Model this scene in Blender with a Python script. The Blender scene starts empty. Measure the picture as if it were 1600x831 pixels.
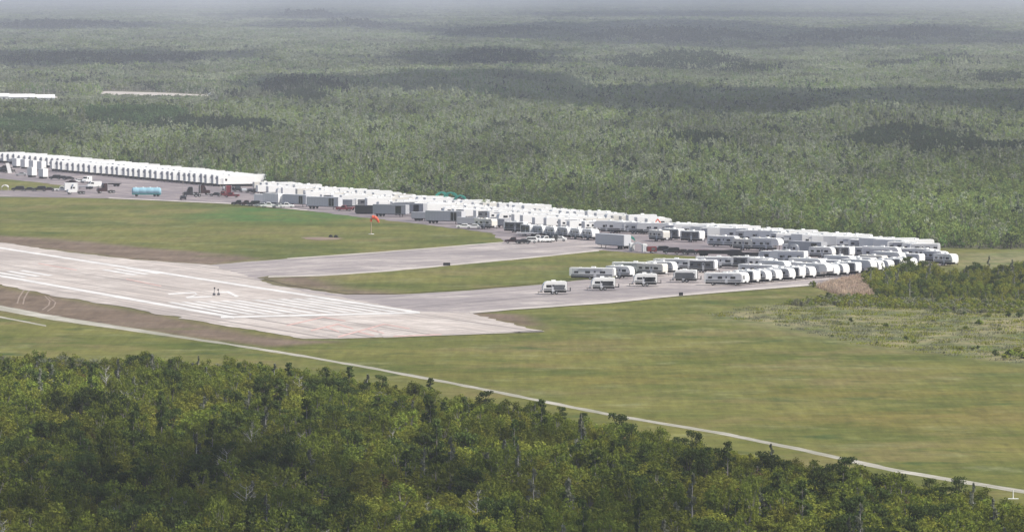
import bpy, bmesh, math, random
import numpy as np
from mathutils import Vector, Matrix, geometry

random.seed(7); rng = np.random.default_rng(7)
S = bpy.context.scene
C = S.collection
R = math.radians

# ------------------------------------------------------------------ camera
F, CX, CY, YH, CAMH = 8500.0, 800.0, 415.5, -15.0, 75.0     # long lens, in photo pixels
TH = math.atan((CY - YH) / F)
cam = bpy.data.cameras.new('Camera'); camo = bpy.data.objects.new('Camera', cam); C.objects.link(camo)
cam.sensor_width = 36.0; cam.lens = F / 1600.0 * 36.0
cam.clip_start = 1.0; cam.clip_end = 90000.0
camo.location = (0, 0, CAMH); camo.rotation_euler = (math.pi / 2 - TH, 0, 0)
S.camera = camo

# ------------------------------------------------------------------ light
SUN_EL = R(50); SH = Vector((0.90, -0.42, 0)).normalized()       # horizontal direction towards the sun
SUNV = Vector((SH.x * math.cos(SUN_EL), SH.y * math.cos(SUN_EL), math.sin(SUN_EL)))
w = bpy.data.worlds.new('World'); S.world = w; w.use_nodes = True
nt = w.node_tree; nt.nodes.clear()
sky = nt.nodes.new('ShaderNodeTexSky'); sky.sky_type = 'NISHITA'; sky.sun_disc = False
sky.sun_elevation = SUN_EL; sky.sun_rotation = math.atan2(SH.x, SH.y); sky.air_density = 1.0; sky.dust_density = 2.5
bg = nt.nodes.new('ShaderNodeBackground'); bg.inputs['Strength'].default_value = 0.10
wo = nt.nodes.new('ShaderNodeOutputWorld')
nt.links.new(sky.outputs[0], bg.inputs[0]); nt.links.new(bg.outputs[0], wo.inputs[0])
sl = bpy.data.lights.new('Sun', 'SUN'); sl.energy = 4.3; sl.angle = R(0.6); sl.color = (1.0, 0.955, 0.885)
so = bpy.data.objects.new('Sun', sl); C.objects.link(so)
so.rotation_euler = SUNV.to_track_quat('Z', 'Y').to_euler(); so.location = SUNV * 3000
S.view_settings.view_transform = 'Standard'; S.view_settings.look = 'None'
S.view_settings.exposure = 0.30; S.view_settings.gamma = 1.0; S.view_settings.use_curve_mapping = False
S.render.engine = 'CYCLES'
S.cycles.max_bounces = 4; S.cycles.diffuse_bounces = 2; S.cycles.volume_bounces = 2
S.cycles.transmission_bounces = 2; S.cycles.transparent_max_bounces = 4; S.cycles.glossy_bounces = 2
S.cycles.use_denoising = True
HAZE_DENS = 0.74e-4; HAZE_COL = (0.83, 0.865, 1.0, 1)

# ------------------------------------------------------------------ projection: photo pixel -> ground
def G(px, py, z=0.0):
    u = (px - CX) / F; v = (CY - py) / F
    dy = math.cos(TH) + v * math.sin(TH); dz = -math.sin(TH) + v * math.cos(TH)
    t = (z - CAMH) / dz
    return Vector((u * t, dy * t, z))
def proj(X, Y, Z):                                              # numpy: world -> photo pixel
    yy = Y * math.cos(TH) - (Z - CAMH) * math.sin(TH)
    zz = Y * math.sin(TH) + (Z - CAMH) * math.cos(TH)
    return CX + F * X / yy, CY - F * zz / yy
def GP(pts, z=0.0): return [G(x, y, z) for x, y in pts]
def ppm(py): return (py - YH) / CAMH

# ------------------------------------------------------------------ helpers
def tag(o, label=None, cat=None, group=None, kind=None):
    if label: o['label'] = label
    if cat: o['category'] = cat
    if group: o['group'] = group
    if kind: o['kind'] = kind
    return o
def obj(name, me, mats=None, parent=None):
    o = bpy.data.objects.new(name, me); C.objects.link(o)
    if mats and not me.materials:
        for m in (mats if isinstance(mats, (list, tuple)) else [mats]): me.materials.append(m)
    if parent: o.parent = parent
    return o
def empty(name, loc=(0, 0, 0), rz=0):
    o = bpy.data.objects.new(name, None); C.objects.link(o); o.location = loc; o.rotation_euler = (0, 0, rz)
    o.empty_display_size = 0.5
    return o
class MB:
    def __init__(s): s.v = []; s.f = []; s.m = []
    def add(s, vs, fs, mi=0):
        b = len(s.v); s.v += [tuple(v) for v in vs]; s.f += [tuple(i + b for i in f) for f in fs]; s.m += [mi] * len(fs)
    def box(s, c, d, mi=0, rot=0):
        x, y, z = d[0] / 2, d[1] / 2, d[2] / 2; ca, sa = math.cos(rot), math.sin(rot)
        vs = []
        for i in (-1, 1):
            for j in (-1, 1):
                for k in (-1, 1):
                    vx, vy = i * x, j * y
                    vs.append((c[0] + vx * ca - vy * sa, c[1] + vx * sa + vy * ca, c[2] + k * z))
        s.add(vs, [(0, 1, 3, 2), (4, 6, 7, 5), (0, 4, 5, 1), (2, 3, 7, 6), (0, 2, 6, 4), (1, 5, 7, 3)], mi)
    def prism(s, prof, y0, y1, mi=0, inset=0.0, cx=None, cz=None):
        """profile in x,z extruded along y; inset gives a soft chamfer on both sides"""
        n = len(prof)
        if cx is None: cx = sum(p[0] for p in prof) / n; cz = sum(p[1] for p in prof) / n
        def ins(p):
            dx, dz = p[0] - cx, p[1] - cz; L = math.hypot(dx, dz) or 1
            return (p[0] - dx / L * inset, p[1] - dz / L * inset)
        rings = [(y0, True), (y0 + inset, False), (y1 - inset, False), (y1, True)] if inset > 0 else [(y0, False), (y1, False)]
        vs = []
        for y, i in rings:
            for p in prof:
                q = ins(p) if i else p
                vs.append((q[0], y, q[1]))
        fs = []
        for k in range(len(rings) - 1):
            for i in range(n):
                j = (i + 1) % n
                fs.append((k * n + i, k * n + j, (k + 1) * n + j, (k + 1) * n + i))
        fs.append(tuple(range(n))[::-1]); fs.append(tuple((len(rings) - 1) * n + i for i in range(n)))
        s.add(vs, fs, mi)
    def tube(s, a, b, r0, r1=None, n=6, mi=0, cap=True):
        a = Vector(a); b = Vector(b); r1 = r0 if r1 is None else r1
        d = (b - a).normalized(); u = d.orthogonal().normalized(); v = d.cross(u)
        vs = []
        for p, r in ((a, r0), (b, r1)):
            for i in range(n):
                t = 2 * math.pi * i / n; vs.append(p + (u * math.cos(t) + v * math.sin(t)) * r)
        fs = [(i, (i + 1) % n, n + (i + 1) % n, n + i) for i in range(n)]
        if cap: fs += [tuple(range(n))[::-1], tuple(range(n, 2 * n))]
        s.add(vs, fs, mi)
    def lathe(s, prof, axis_o, axis, n=12, mi=0):
        o = Vector(axis_o); d = Vector(axis).normalized(); u = d.orthogonal().normalized(); v = d.cross(u)
        vs = []
        for h, r in prof:
            for i in range(n):
                t = 2 * math.pi * i / n; vs.append(o + d * h + (u * math.cos(t) + v * math.sin(t)) * r)
        fs = []
        for k in range(len(prof) - 1):
            for i in range(n):
                fs.append((k * n + i, k * n + (i + 1) % n, (k + 1) * n + (i + 1) % n, (k + 1) * n + i))
        fs += [tuple(range(n))[::-1], tuple((len(prof) - 1) * n + i for i in range(n))]
        s.add(vs, fs, mi)
    def mesh(s, name):
        me = bpy.data.meshes.new(name); me.from_pydata(s.v, [], s.f)
        me.polygons.foreach_set('material_index', s.m); 
        bm = bmesh.new(); bm.from_mesh(me); bmesh.ops.recalc_face_normals(bm, faces=bm.faces); bm.to_mesh(me); bm.free()
        me.update(); return me
    def build(s, name, mats, parent=None): return obj(name, s.mesh(name), mats, parent)

def dup(root, loc, rz, sc=None):
    r = root.copy(); C.objects.link(r); r.location = loc; r.rotation_euler = (0, 0, rz)
    if sc: r.scale = sc
    for k in ('group',):
        if k in r: del r[k]
    for ch in list(root.children):
        c = ch.copy(); C.objects.link(c); c.parent = r
        for g in ch.children:
            d = g.copy(); C.objects.link(d); d.parent = c
    return r
def ordn(n):
    return str(n) + ('th' if 10 <= n % 100 <= 20 else {1: 'st', 2: 'nd', 3: 'rd'}.get(n % 10, 'th'))

# value noise in numpy
class Noise:
    def __init__(s, seed): s.t = np.random.default_rng(seed).random((256, 256))
    def __call__(s, x, y, octv=4, gain=0.5):
        x = np.asarray(x, float); y = np.asarray(y, float); r = 0; a = 1; tot = 0
        for o in range(octv):
            xi = np.floor(x).astype(int); yi = np.floor(y).astype(int); fx = x - xi; fy = y - yi
            fx = fx * fx * (3 - 2 * fx); fy = fy * fy * (3 - 2 * fy)
            g = lambda i, j: s.t[(xi + i) % 256, (yi + j) % 256]
            v = (g(0, 0) * (1 - fx) + g(1, 0) * fx) * (1 - fy) + (g(0, 1) * (1 - fx) + g(1, 1) * fx) * fy
            r = r + a * v; tot += a; a *= gain; x = x * 2.03 + 17.3; y = y * 2.03 + 5.7
        return r / tot
nz = Noise(3); nz2 = Noise(11)

def sdist(X, Y, poly):
    """signed distance in metres to a polygon of world points; positive inside"""
    P = np.array([(p.x, p.y) for p in poly]); Q = np.roll(P, -1, 0)
    best = np.full(X.shape, 1e18); ins = np.zeros(X.shape, bool)
    for (ax, ay), (bx, by) in zip(P, Q):
        ex, ey = bx - ax, by - ay; L = ex * ex + ey * ey + 1e-9
        t = np.clip(((X - ax) * ex + (Y - ay) * ey) / L, 0, 1)
        best = np.minimum(best, (X - ax - t * ex) ** 2 + (Y - ay - t * ey) ** 2)
        c = ((ay > Y) != (by > Y))
        with np.errstate(divide='ignore', invalid='ignore'):
            xx = (bx - ax) * (Y - ay) / (by - ay if by != ay else 1e-9) + ax
        ins ^= c & (X < xx)
    return np.where(ins, 1, -1) * np.sqrt(best)
def pnin(px, py, poly):
    ins = np.zeros(np.shape(px), bool); n = len(poly)
    for i in range(n):
        ax, ay = poly[i]; bx, by = poly[(i + 1) % n]
        c = ((ay > py) != (by > py)); ins ^= c & (px < (bx - ax) * (py - ay) / ((by - ay) or 1e-9) + ax)
    return ins
def ell(px, py, cx, cy, rx, ry): return ((px - cx) / rx) ** 2 + ((py - cy) / ry) ** 2

# ------------------------------------------------------------------ materials
def mat(name, col, rough=0.6, metal=0.0, var=0.0, scale=1.0, spec=0.4, dirt=0.0):
    m = bpy.data.materials.new(name); m.use_nodes = True; t = m.node_tree; b = t.nodes['Principled BSDF']
    b.inputs['Roughness'].default_value = rough; b.inputs['Metallic'].default_value = metal
    b.inputs['Specular IOR Level'].default_value = spec
    c = (*col, 1) if len(col) == 3 else col
    if var > 0:
        tc = t.nodes.new('ShaderNodeTexCoord'); n = t.nodes.new('ShaderNodeTexNoise'); n.inputs['Scale'].default_value = scale
        n.inputs['Detail'].default_value = 4
        oi = t.nodes.new('ShaderNodeObjectInfo')
        mx = t.nodes.new('ShaderNodeMix'); mx.data_type = 'RGBA'
        mx.inputs[6].default_value = tuple(x * (1 - var) for x in c[:3]) + (1,)
        mx.inputs[7].default_value = tuple(min(1, x * (1 + var * .6)) for x in c[:3]) + (1,)
        t.links.new(tc.outputs['Object'], n.inputs['Vector']); 
        ad = t.nodes.new('ShaderNodeMath'); ad.operation = 'ADD'
        ms = t.nodes.new('ShaderNodeMath'); ms.operation = 'MULTIPLY'; ms.inputs[1].default_value = 0.5
        t.links.new(oi.outputs['Random'], ms.inputs[0]); 
        m2 = t.nodes.new('ShaderNodeMath'); m2.operation = 'MULTIPLY'; m2.inputs[1].default_value = 0.6
        t.links.new(n.outputs['Fac'], m2.inputs[0])
        t.links.new(ms.outputs[0], ad.inputs[0]); t.links.new(m2.outputs[0], ad.inputs[1])
        t.links.new(ad.outputs[0], mx.inputs[0]); t.links.new(mx.outputs[2], b.inputs['Base Color'])
    else: b.inputs['Base Color'].default_value = c
    return m
M = dict(
    white=mat('rv_white', (.78, .78, .76), .45, var=.10, scale=.8),
    white2=mat('trailer_white', (.82, .82, .80), .5, var=.06, scale=.6),
    cream=mat('rv_cream', (.66, .64, .58), .5, var=.12, scale=.8),
    grey=mat('panel_grey', (.40, .41, .43), .5, var=.15, scale=.7),
    lgrey=mat('panel_light_grey', (.55, .56, .58), .5, var=.12, scale=.7),
    dgrey=mat('panel_dark_grey', (.10, .105, .115), .5, var=.2),
    glass=mat('dark_glass', (.012, .014, .018), .12, spec=.6),
    black=mat('rubber_black', (.012, .012, .012), .8),
    under=mat('underbody_shade', (.014, .013, .013), .8, var=.3),  # near-black for underparts, deep enough to carry the shade beneath trailers
    red=mat('dark_red_paint', (.17, .025, .03), .4, var=.2), maroon=mat('maroon_paint', (.035, .012, .012), .35, var=.1),
    dark=mat('dark_paint', (.02, .02, .022), .35, var=.2), blue=mat('pale_blue_cover', (.30, .52, .62), .5, var=.2, scale=.6),
    teal=mat('teal_paint', (.05, .22, .22), .5, var=.2), green=mat('green_tarp', (.02, .22, .16), .6, var=.2),
    orange=mat('orange_fabric', (.75, .10, .03), .6, var=.1), steel=mat('steel_pole', (.45, .42, .38), .5, .3),
    silver=mat('silver_paint', (.45, .46, .47), .35, .2, var=.1), tan=mat('tan_paint', (.42, .33, .24), .6, var=.2),
    yellow=mat('lamp_yellow', (.6, .42, .15), .5),
)

def paint(name, col, wear=0.35):
    m = bpy.data.materials.new(name); m.use_nodes = True; t = m.node_tree; b = t.nodes['Principled BSDF']
    b.inputs['Roughness'].default_value = .75; b.inputs['Specular IOR Level'].default_value = .2
    g = t.nodes.new('ShaderNodeNewGeometry'); n = t.nodes.new('ShaderNodeTexNoise'); n.inputs['Scale'].default_value = .12
    n.inputs['Detail'].default_value = 6; n.inputs['Roughness'].default_value = .7
    t.links.new(g.outputs['Position'], n.inputs['Vector'])
    r = t.nodes.new('ShaderNodeMapRange'); r.inputs[1].default_value = .35; r.inputs[2].default_value = .65
    t.links.new(n.outputs['Fac'], r.inputs[0])
    mx = t.nodes.new('ShaderNodeMix'); mx.data_type = 'RGBA'
    mx.inputs[6].default_value = tuple(c * (1 - wear) for c in col) + (1,); mx.inputs[7].default_value = (*col, 1)
    t.links.new(r.outputs[0], mx.inputs[0]); t.links.new(mx.outputs[2], b.inputs['Base Color'])
    return m
LINE = paint('white_line_paint', (.76, .74, .71), .34)
FADED = paint('faded_line_paint', (.66, .44, .39), .3)
SAND2 = paint('pale_rut', (.33, .26, .21), .3)
SAND = paint('bare_brown_sand', (.27, .20, .15), .35)
EDGE = paint('pale_limerock_edge', (.56, .51, .46), .30)

def pave_mat(name, base, dark, pale, ang, sc=1.0):
    """weathered asphalt: long streaks along the direction of travel, blotches, paler patches"""
    m = bpy.data.materials.new(name); m.use_nodes = True; t = m.node_tree; b = t.nodes['Principled BSDF']
    b.inputs['Roughness'].default_value = .85; b.inputs['Specular IOR Level'].default_value = .2
    g = t.nodes.new('ShaderNodeNewGeometry')
    rot = t.nodes.new('ShaderNodeVectorRotate'); rot.rotation_type = 'Z_AXIS'; rot.inputs['Angle'].default_value = -ang
    t.links.new(g.outputs['Position'], rot.inputs['Vector'])
    mp = t.nodes.new('ShaderNodeMapping'); mp.inputs['Scale'].default_value = (.012 * sc, .30 * sc, 1)
    t.links.new(rot.outputs[0], mp.inputs[0])
    def noise(v, s, d=5, r=.6):
        n = t.nodes.new('ShaderNodeTexNoise'); n.inputs['Scale'].default_value = s; n.inputs['Detail'].default_value = d
        n.inputs['Roughness'].default_value = r; t.links.new(v, n.inputs['Vector']); return n.outputs['Fac']
    def ramp(f, a, c):
        r = t.nodes.new('ShaderNodeMapRange'); r.inputs[1].default_value = a; r.inputs[2].default_value = c; t.links.new(f, r.inputs[0]); return r.outputs[0]
    def mix(f, a, c):
        x = t.nodes.new('ShaderNodeMix'); x.data_type = 'RGBA'; t.links.new(f, x.inputs[0])
        for k, q in ((6, a), (7, c)):
            if isinstance(q, tuple): x.inputs[k].default_value = (*q, 1)
            else: t.links.new(q, x.inputs[k])
        return x.outputs[2]
    c1 = mix(ramp(noise(mp.outputs[0], 1.0), .35, .65), dark, base)
    c2 = mix(ramp(noise(g.outputs['Position'], .05, 8, .75), .48, .60), c1, pale)
    c3 = mix(ramp(noise(g.outputs['Position'], .016, 7, .7), .50, .66), c2, dark)
    mq = t.nodes.new('ShaderNodeMapping'); mq.inputs['Scale'].default_value = (.004, .55 * sc, 1); t.links.new(rot.outputs[0], mq.inputs[0])
    dk = tuple(x * .72 for x in dark); c3 = mix(ramp(noise(mq.outputs[0], 1.0, 3, .7), .54, .64), c3, dk)
    fn = ramp(noise(g.outputs['Position'], .5, 5, .8), .3, .7); vm = t.nodes.new('ShaderNodeMix'); vm.data_type = 'RGBA'; vm.blend_type = 'MULTIPLY'; vm.inputs[0].default_value = .22
    t.links.new(c3, vm.inputs[6]); t.links.new(fn, vm.inputs[7]); c3 = vm.outputs[2]
    t.links.new(c3, b.inputs['Base Color'])
    return m
ANG_R = math.atan2(-0.92, 0.39); ANG_T = math.atan2(0.84, 0.54)
RUNM = pave_mat('runway_asphalt', (.57, .505, .455), (.40, .355, .325), (.64, .58, .53), ANG_R)
TAXM = pave_mat('taxiway_asphalt', (.42, .37, .35), (.28, .25, .25), (.52, .465, .43), ANG_T)
APRM = pave_mat('apron_asphalt', (.29, .245, .25), (.21, .185, .195), (.37, .32, .31), ANG_R)
TRKM = pave_mat('limerock_track', (.47, .44, .38), (.30, .29, .22), (.55, .52, .45), ANG_R, 3)

# ------------------------------------------------------------------ ground
P_BROWN1 = [(-300, 330), (-60, 362), (60, 372), (200, 385), (330, 394), (400, 404), (330, 414), (210, 406), (100, 393), (0, 379), (-300, 350)]
P_BROWN2 = [(-300, 405), (0, 444), (100, 466), (180, 480), (300, 502), (400, 522), (480, 532), (540, 533), (420, 541), (300, 528), (180, 510), (60, 495), (-300, 440)]
P_BROWN3 = [(400, 434), (470, 426), (540, 424), (500, 436), (560, 450), (640, 462), (540, 462), (450, 448)]
P_BROWN4 = [(735, 489), (800, 492), (870, 512), (850, 521), (790, 505)]
P_MARSH = [(1110, 492), (1200, 476), (1300, 470), (1400, 480), (1800, 470), (1800, 590), (1580, 566), (1420, 548), (1330, 535), (1230, 512)]
P_LUSH = [(330, 326), (520, 322), (600, 336), (470, 350), (330, 346), (250, 338)]
P_GOLD = [(700, 560), (900, 535), (1150, 560), (1350, 580), (1700, 590), (1700, 700), (1300, 670), (1000, 640), (820, 600)]
P_APRV = [(1490, 396), (1640, 392), (1640, 425), (1500, 428)]
FOREST_EDGE = [(-300, 214), (0, 247), (400, 290), (760, 331), (1000, 352), (1240, 372), (1400, 386), (1480, 388), (1900, 391)]
WOOD_EDGE = [(-250, 560), (0, 574), (300, 586), (400, 590), (500, 604), (600, 622), (700, 642), (760, 650), (850, 664), (900, 680), (1000, 697), (1100, 722), (1200, 738), (1300, 756), (1400, 774), (1500, 792), (1600, 812), (1900, 880)]

gx = np.concatenate([-np.geomspace(11900, 330, 26), np.arange(-320, 321, 2.6), np.geomspace(330, 11900, 26)])
gy = np.concatenate([[-280, 0, 300, 500], np.arange(640, 2500, 4.2), np.geomspace(2505, 47900, 70)])
XX, YY = np.meshgrid(gx, gy); nx, ny = len(gx), len(gy)
X = XX.ravel(); Y = YY.ravel()
me = bpy.data.meshes.new('ground'); me.vertices.add(X.size)
me.vertices.foreach_set('co', np.stack([X, Y, np.zeros_like(X)], 1).ravel())
idx = np.arange(nx * ny).reshape(ny, nx)
q = np.stack([idx[:-1, :-1], idx[:-1, 1:], idx[1:, 1:], idx[1:, :-1]], -1).reshape(-1, 4)
me.loops.add(q.size); me.polygons.add(len(q))
me.loops.foreach_set('vertex_index', q.ravel()); me.polygons.foreach_set('loop_start', np.arange(len(q)) * 4)
me.update(calc_edges=True)
def attr(me, name, vals):
    a = me.attributes.new(name, 'FLOAT', 'POINT'); a.data.foreach_set('value', np.asarray(vals, np.float32))
def sm(x, a, b): t = np.clip((x - a) / (b - a), 0, 1); return t * t * (3 - 2 * t)
wob = (nz(X / 22, Y / 60) - .5) * 26
def soft(poly, wd, wb=1.0): return sm(sdist(X, Y, GP(poly)) + wob * wb, -wd, wd)
FPX, FPY = proj(X, Y, 0 * X)
fe_x = [p[0] for p in FOREST_EDGE]; fe_y = [p[1] for p in FOREST_EDGE]
we_x = [p[0] for p in WOOD_EDGE]; we_y = [p[1] for p in WOOD_EDGE]
valid = Y > 100
attr(me, 'brown', np.clip(soft(P_BROWN1, 5, .5) + soft(P_BROWN2, 5, .35) + soft(P_BROWN3, 5, .5) + soft(P_BROWN4, 4, .3), 0, 1))
attr(me, 'marsh', np.clip(soft(P_MARSH, 8, .6) + soft(P_APRV, 10, .5), 0, 1))
attr(me, 'lush', soft(P_LUSH, 12)); attr(me, 'gold', soft(P_GOLD, 45))
wood = np.where(valid, np.maximum(FPY < np.interp(FPX, fe_x, fe_y), FPY > np.interp(FPX, we_x, we_y)), 0.0)
attr(me, 'wood', wood.astype(float))

def ground_mat():
    m = bpy.data.materials.new('grass_ground'); m.use_nodes = True; t = m.node_tree; b = t.nodes['Principled BSDF']
    b.inputs['Roughness'].default_value = .95; b.inputs['Specular IOR Level'].default_value = .1
    g = t.nodes.new('ShaderNodeNewGeometry').outputs['Position']
    def noise(s, d=5, r=.6, off=0):
        mp = t.nodes.new('ShaderNodeMapping'); mp.inputs['Location'].default_value = (off, off * .7, 0); t.links.new(g, mp.inputs[0])
        n = t.nodes.new('ShaderNodeTexNoise'); n.inputs['Scale'].default_value = s; n.inputs['Detail'].default_value = d
        n.inputs['Roughness'].default_value = r; t.links.new(mp.outputs[0], n.inputs['Vector']); return n.outputs['Fac']
    def ramp(f, a, c, lo=0, hi=1):
        r = t.nodes.new('ShaderNodeMapRange'); r.inputs[1].default_value = a; r.inputs[2].default_value = c
        r.inputs[3].default_value = lo; r.inputs[4].default_value = hi; t.links.new(f, r.inputs[0]); return r.outputs[0]
    def mix(f, a, c):
        x = t.nodes.new('ShaderNodeMix'); x.data_type = 'RGBA'; t.links.new(f, x.inputs[0])
        for k, q in ((6, a), (7, c)):
            if isinstance(q, tuple): x.inputs[k].default_value = (*q, 1)
            else: t.links.new(q, x.inputs[k])
        return x.outputs[2]
    def at(n):
        a = t.nodes.new('ShaderNodeAttribute'); a.attribute_name = n; return a.outputs['Fac']
    def mul(a, b_):
        x = t.nodes.new('ShaderNodeMath'); x.operation = 'MULTIPLY'; t.links.new(a, x.inputs[0])
        if isinstance(b_, float): x.inputs[1].default_value = b_
        else: t.links.new(b_, x.inputs[1])
        return x.outputs[0]
    c = mix(ramp(noise(.022, 6, .62), .36, .62), (.076, .095, .018), (.156, .152, .040))
    c = mix(ramp(noise(.022, 6, .68, 90), .50, .62, 0, .8), c, (.170, .145, .055))
    c = mix(ramp(noise(.06, 6, .70, 300), .54, .70, 0, .6), c, (.215, .225, .105))
    c = mix(ramp(noise(.05, 6, .65, 700), .56, .68), c, (.060, .088, .022))
    c = mix(mul(at('gold'), ramp(noise(.020, 6, .68, 37), .46, .66, 0, .75)), c, (.175, .138, .034))
    c = mix(mul(at('lush'), ramp(noise(.05, 5, .6, 500), .35, .6)), c, (.060, .125, .028))
    mc = mix(ramp(noise(.045, 7, .72, 50), .40, .58), (.100, .125, .042), (.245, .215, .115))
    mc = mix(ramp(noise(.02, 5, .6, 850), .52, .66), mc, (.10, .115, .045))
    c = mix(at('marsh'), c, mc)
    bc = mix(ramp(noise(.05, 6, .65, 150), .35, .65), (.125, .090, .062), (.190, .145, .108))
    bc = mix(ramp(noise(.03, 5, .6, 450), .55, .68), bc, (.115, .115, .045))
    bc = mix(ramp(noise(.06, 6, .7, 250), .66, .74), bc, (.34, .29, .25))
    c = mix(at('brown'), c, bc)
    wc = mix(ramp(noise(.1, 4), .4, .6), (.085, .090, .045), (.150, .145, .090))
    c = mix(at('wood'), c, wc)
    # mower and tussock grain
    fine = ramp(noise(.20, 6, .8, 20), .30, .70, .72, 1.28)
    mm = t.nodes.new('ShaderNodeVectorMath'); mm.operation = 'SCALE'; t.links.new(c, mm.inputs[0]); t.links.new(fine, mm.inputs['Scale'])
    mp2 = t.nodes.new('ShaderNodeMapping'); mp2.inputs['Scale'].default_value = (.42, .030, 1); t.links.new(g, mp2.inputs[0])
    n3 = t.nodes.new('ShaderNodeTexNoise'); n3.inputs['Scale'].default_value = 1; n3.inputs['Detail'].default_value = 5; n3.inputs['Roughness'].default_value = .75; t.links.new(mp2.outputs[0], n3.inputs['Vector'])
    m3 = t.nodes.new('ShaderNodeVectorMath'); m3.operation = 'SCALE'; t.links.new(mm.outputs[0], m3.inputs[0]); t.links.new(ramp(n3.outputs['Fac'], .3, .7, .78, 1.22), m3.inputs['Scale'])
    t.links.new(m3.outputs[0], b.inputs['Base Color'])
    return m
ground = obj('ground', me, ground_mat()); tag(ground, kind='structure', label='flat grass airfield reaching into the wooded swamp')

def sheet(name, poly_px, z, m, jit=0.0, step=4.0, parent=None, world=False):
    P = list(poly_px) if world else GP(poly_px)
    out = []
    if jit > 0:
        n = len(P)
        for i in range(n):
            a, b_ = P[i], P[(i + 1) % n]; d = b_ - a; k = max(1, int(d.length / step)); nrm = Vector((-d.y, d.x, 0)).normalized()
            for j in range(k):
                p = a + d * (j / k); s_ = (float(nz(p.x / 9 + 40, p.y / 9)) - .5) * 2.6 * jit + (random.random() - .5) * jit * .9
                out.append(p + nrm * s_)
    else: out = P
    tri = geometry.tessellate_polygon([[Vector((p.x, p.y, 0)) for p in out]])
    me = bpy.data.meshes.new(name); me.from_pydata([(p.x, p.y, z) for p in out], [], [tuple(t) for t in tri])
    bm = bmesh.new(); bm.from_mesh(me)
    for f in bm.faces:
        if f.normal.z < 0: f.normal_flip()
    bm.to_mesh(me); bm.free(); me.update()
    return obj(name, me, m, parent)
def ribbon_px(a, b_, ta, tb): return [(a[0], a[1] - ta / 2), (b_[0], b_[1] - tb / 2), (b_[0], b_[1] + tb / 2), (a[0], a[1] + ta / 2)]

Z1, Z2, Z3, Z4 = .02, .05, .08, .11
# apron behind, taxiways, runway
apr = sheet('apron', [(-300, 205), (0, 242), (400, 283), (760, 326), (1000, 347), (1240, 367), (1410, 386), (1492, 398), (1492, 412), (1420, 424), (1350, 436),
     (1250, 446), (1195, 452), (1150, 440), (1110, 415), (1095, 401), (1010, 396), (940, 391), (860, 392), (790, 379), (770, 365), (700, 355.5), (560, 339), (480, 329), (370, 319.5), (170, 310), (0, 307.5), (-300, 300)], Z1, APRM, 1.2)
tag(apr, kind='structure', label='long grey parking apron filled with trailers beside the wood')
tx1 = sheet('taxiway', [(330, 413.5), (450, 404.5), (600, 394), (700, 386), (785, 379), (870, 372), (960, 380), (940, 391.5), (830, 402.5), (700, 414.5), (600, 424), (500, 431), (405, 437), (380, 444), (280, 425)], Z2, TAXM, .9)
tag(tx1, kind='structure', label='worn taxiway between the upper field and the grass island')
tx2 = sheet('taxiway', [(400, 440), (440, 447), (540, 460.5), (620, 460.5), (700, 456), (830, 446), (900, 438.5), (1000, 430), (1100, 412), (1210, 420), (1330, 428), (1250, 446.5), (1060, 462.5), (950, 473.5), (800, 484), (735, 490), (640, 492), (520, 470)], Z2, TAXM, .9)
tag(tx2, kind='structure', label='worn taxiway under the four separate parked campers')
run = sheet('runway', [(-300, 334), (0, 379), (100, 393), (210, 406), (330, 414), (380, 430), (440, 449), (560, 470), (656, 487), (735, 489.5), (790, 504), (850, 518), (700, 523.5), (520, 530),
     (470, 529.5), (430, 521), (350, 509), (250, 491), (180, 478), (100, 465), (0, 445), (-300, 392)], Z3, RUNM, 1.3)
tag(run, kind='structure', label='pale weathered runway end with threshold stripes and blast pad')
islands = sheet('grass_island', [(400, 434.5), (420, 431.5), (500, 430), (600, 425), (700, 415.5), (830, 403.5), (930, 393), (1010, 397.5), (1090, 402), (1095, 406), (1060, 414), (1000, 424), (900, 437.5),
     (830, 445), (700, 455), (610, 459.5), (540, 459.5), (450, 446), (420, 438)], Z4, ground.data.materials[0], 1.0)
# the island lies over the taxiway sheets; give it its own masks
vi = np.array([v.co[:] for v in islands.data.vertices]); 
for n_ in ('marsh', 'wood', 'gold', 'lush'): attr(islands.data, n_, np.zeros(len(vi)))
def densify(o, cuts):
    bm = bmesh.new(); bm.from_mesh(o.data)
    for _ in range(cuts):
        long_e = [e for e in bm.edges if e.calc_length() > 9]
        if not long_e: break
        bmesh.ops.subdivide_edges(bm, edges=long_e, cuts=1); bmesh.ops.triangulate(bm, faces=bm.faces)
    bm.to_mesh(o.data); bm.free()
densify(islands, 6)
vi = np.array([v.co[:] for v in islands.data.vertices])
_s = sdist(vi[:, 0], vi[:, 1], GP(P_BROWN3)) + (nz(vi[:, 0] / 22, vi[:, 1] / 60) - .5) * 16
attr(islands.data, 'brown', sm(_s, -8, 8))
tag(islands, kind='structure', label='grass island between the two taxiways, bare brown at its tip')

for pts in ([(44, 446), (36, 455), (30, 464), (27, 474)], [(52, 448), (43, 457), (38, 466), (36, 475)], [(70, 462), (78, 470), (76, 477), (66, 484)], [(76, 464), (87, 472), (84, 479), (74, 486)], [(120, 470), (160, 474), (230, 486), (300, 498)]):
    o = sheet('dirt_track', [(x - 1.1, y) for x, y in pts] + [(x + 1.1, y + .3) for x, y in pts][::-1], Z1, SAND2, 0); tag(o, kind='structure', label='curved pale tyre track in the brown dirt beside the runway')
gv = sheet('grass_verge', [(-300, 268), (0, 279), (30, 282.5), (48, 284), (78, 287.5), (104, 291), (100, 296), (60, 297.6), (0, 297.4), (-300, 290)], Z2, ground.data.materials[0], .8)
for n_ in ('marsh', 'wood', 'gold', 'lush', 'brown'): attr(gv.data, n_, np.zeros(len(gv.data.vertices)))
tag(gv, kind='structure', label='small grass verge left of the apron under the white boxes')
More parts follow.
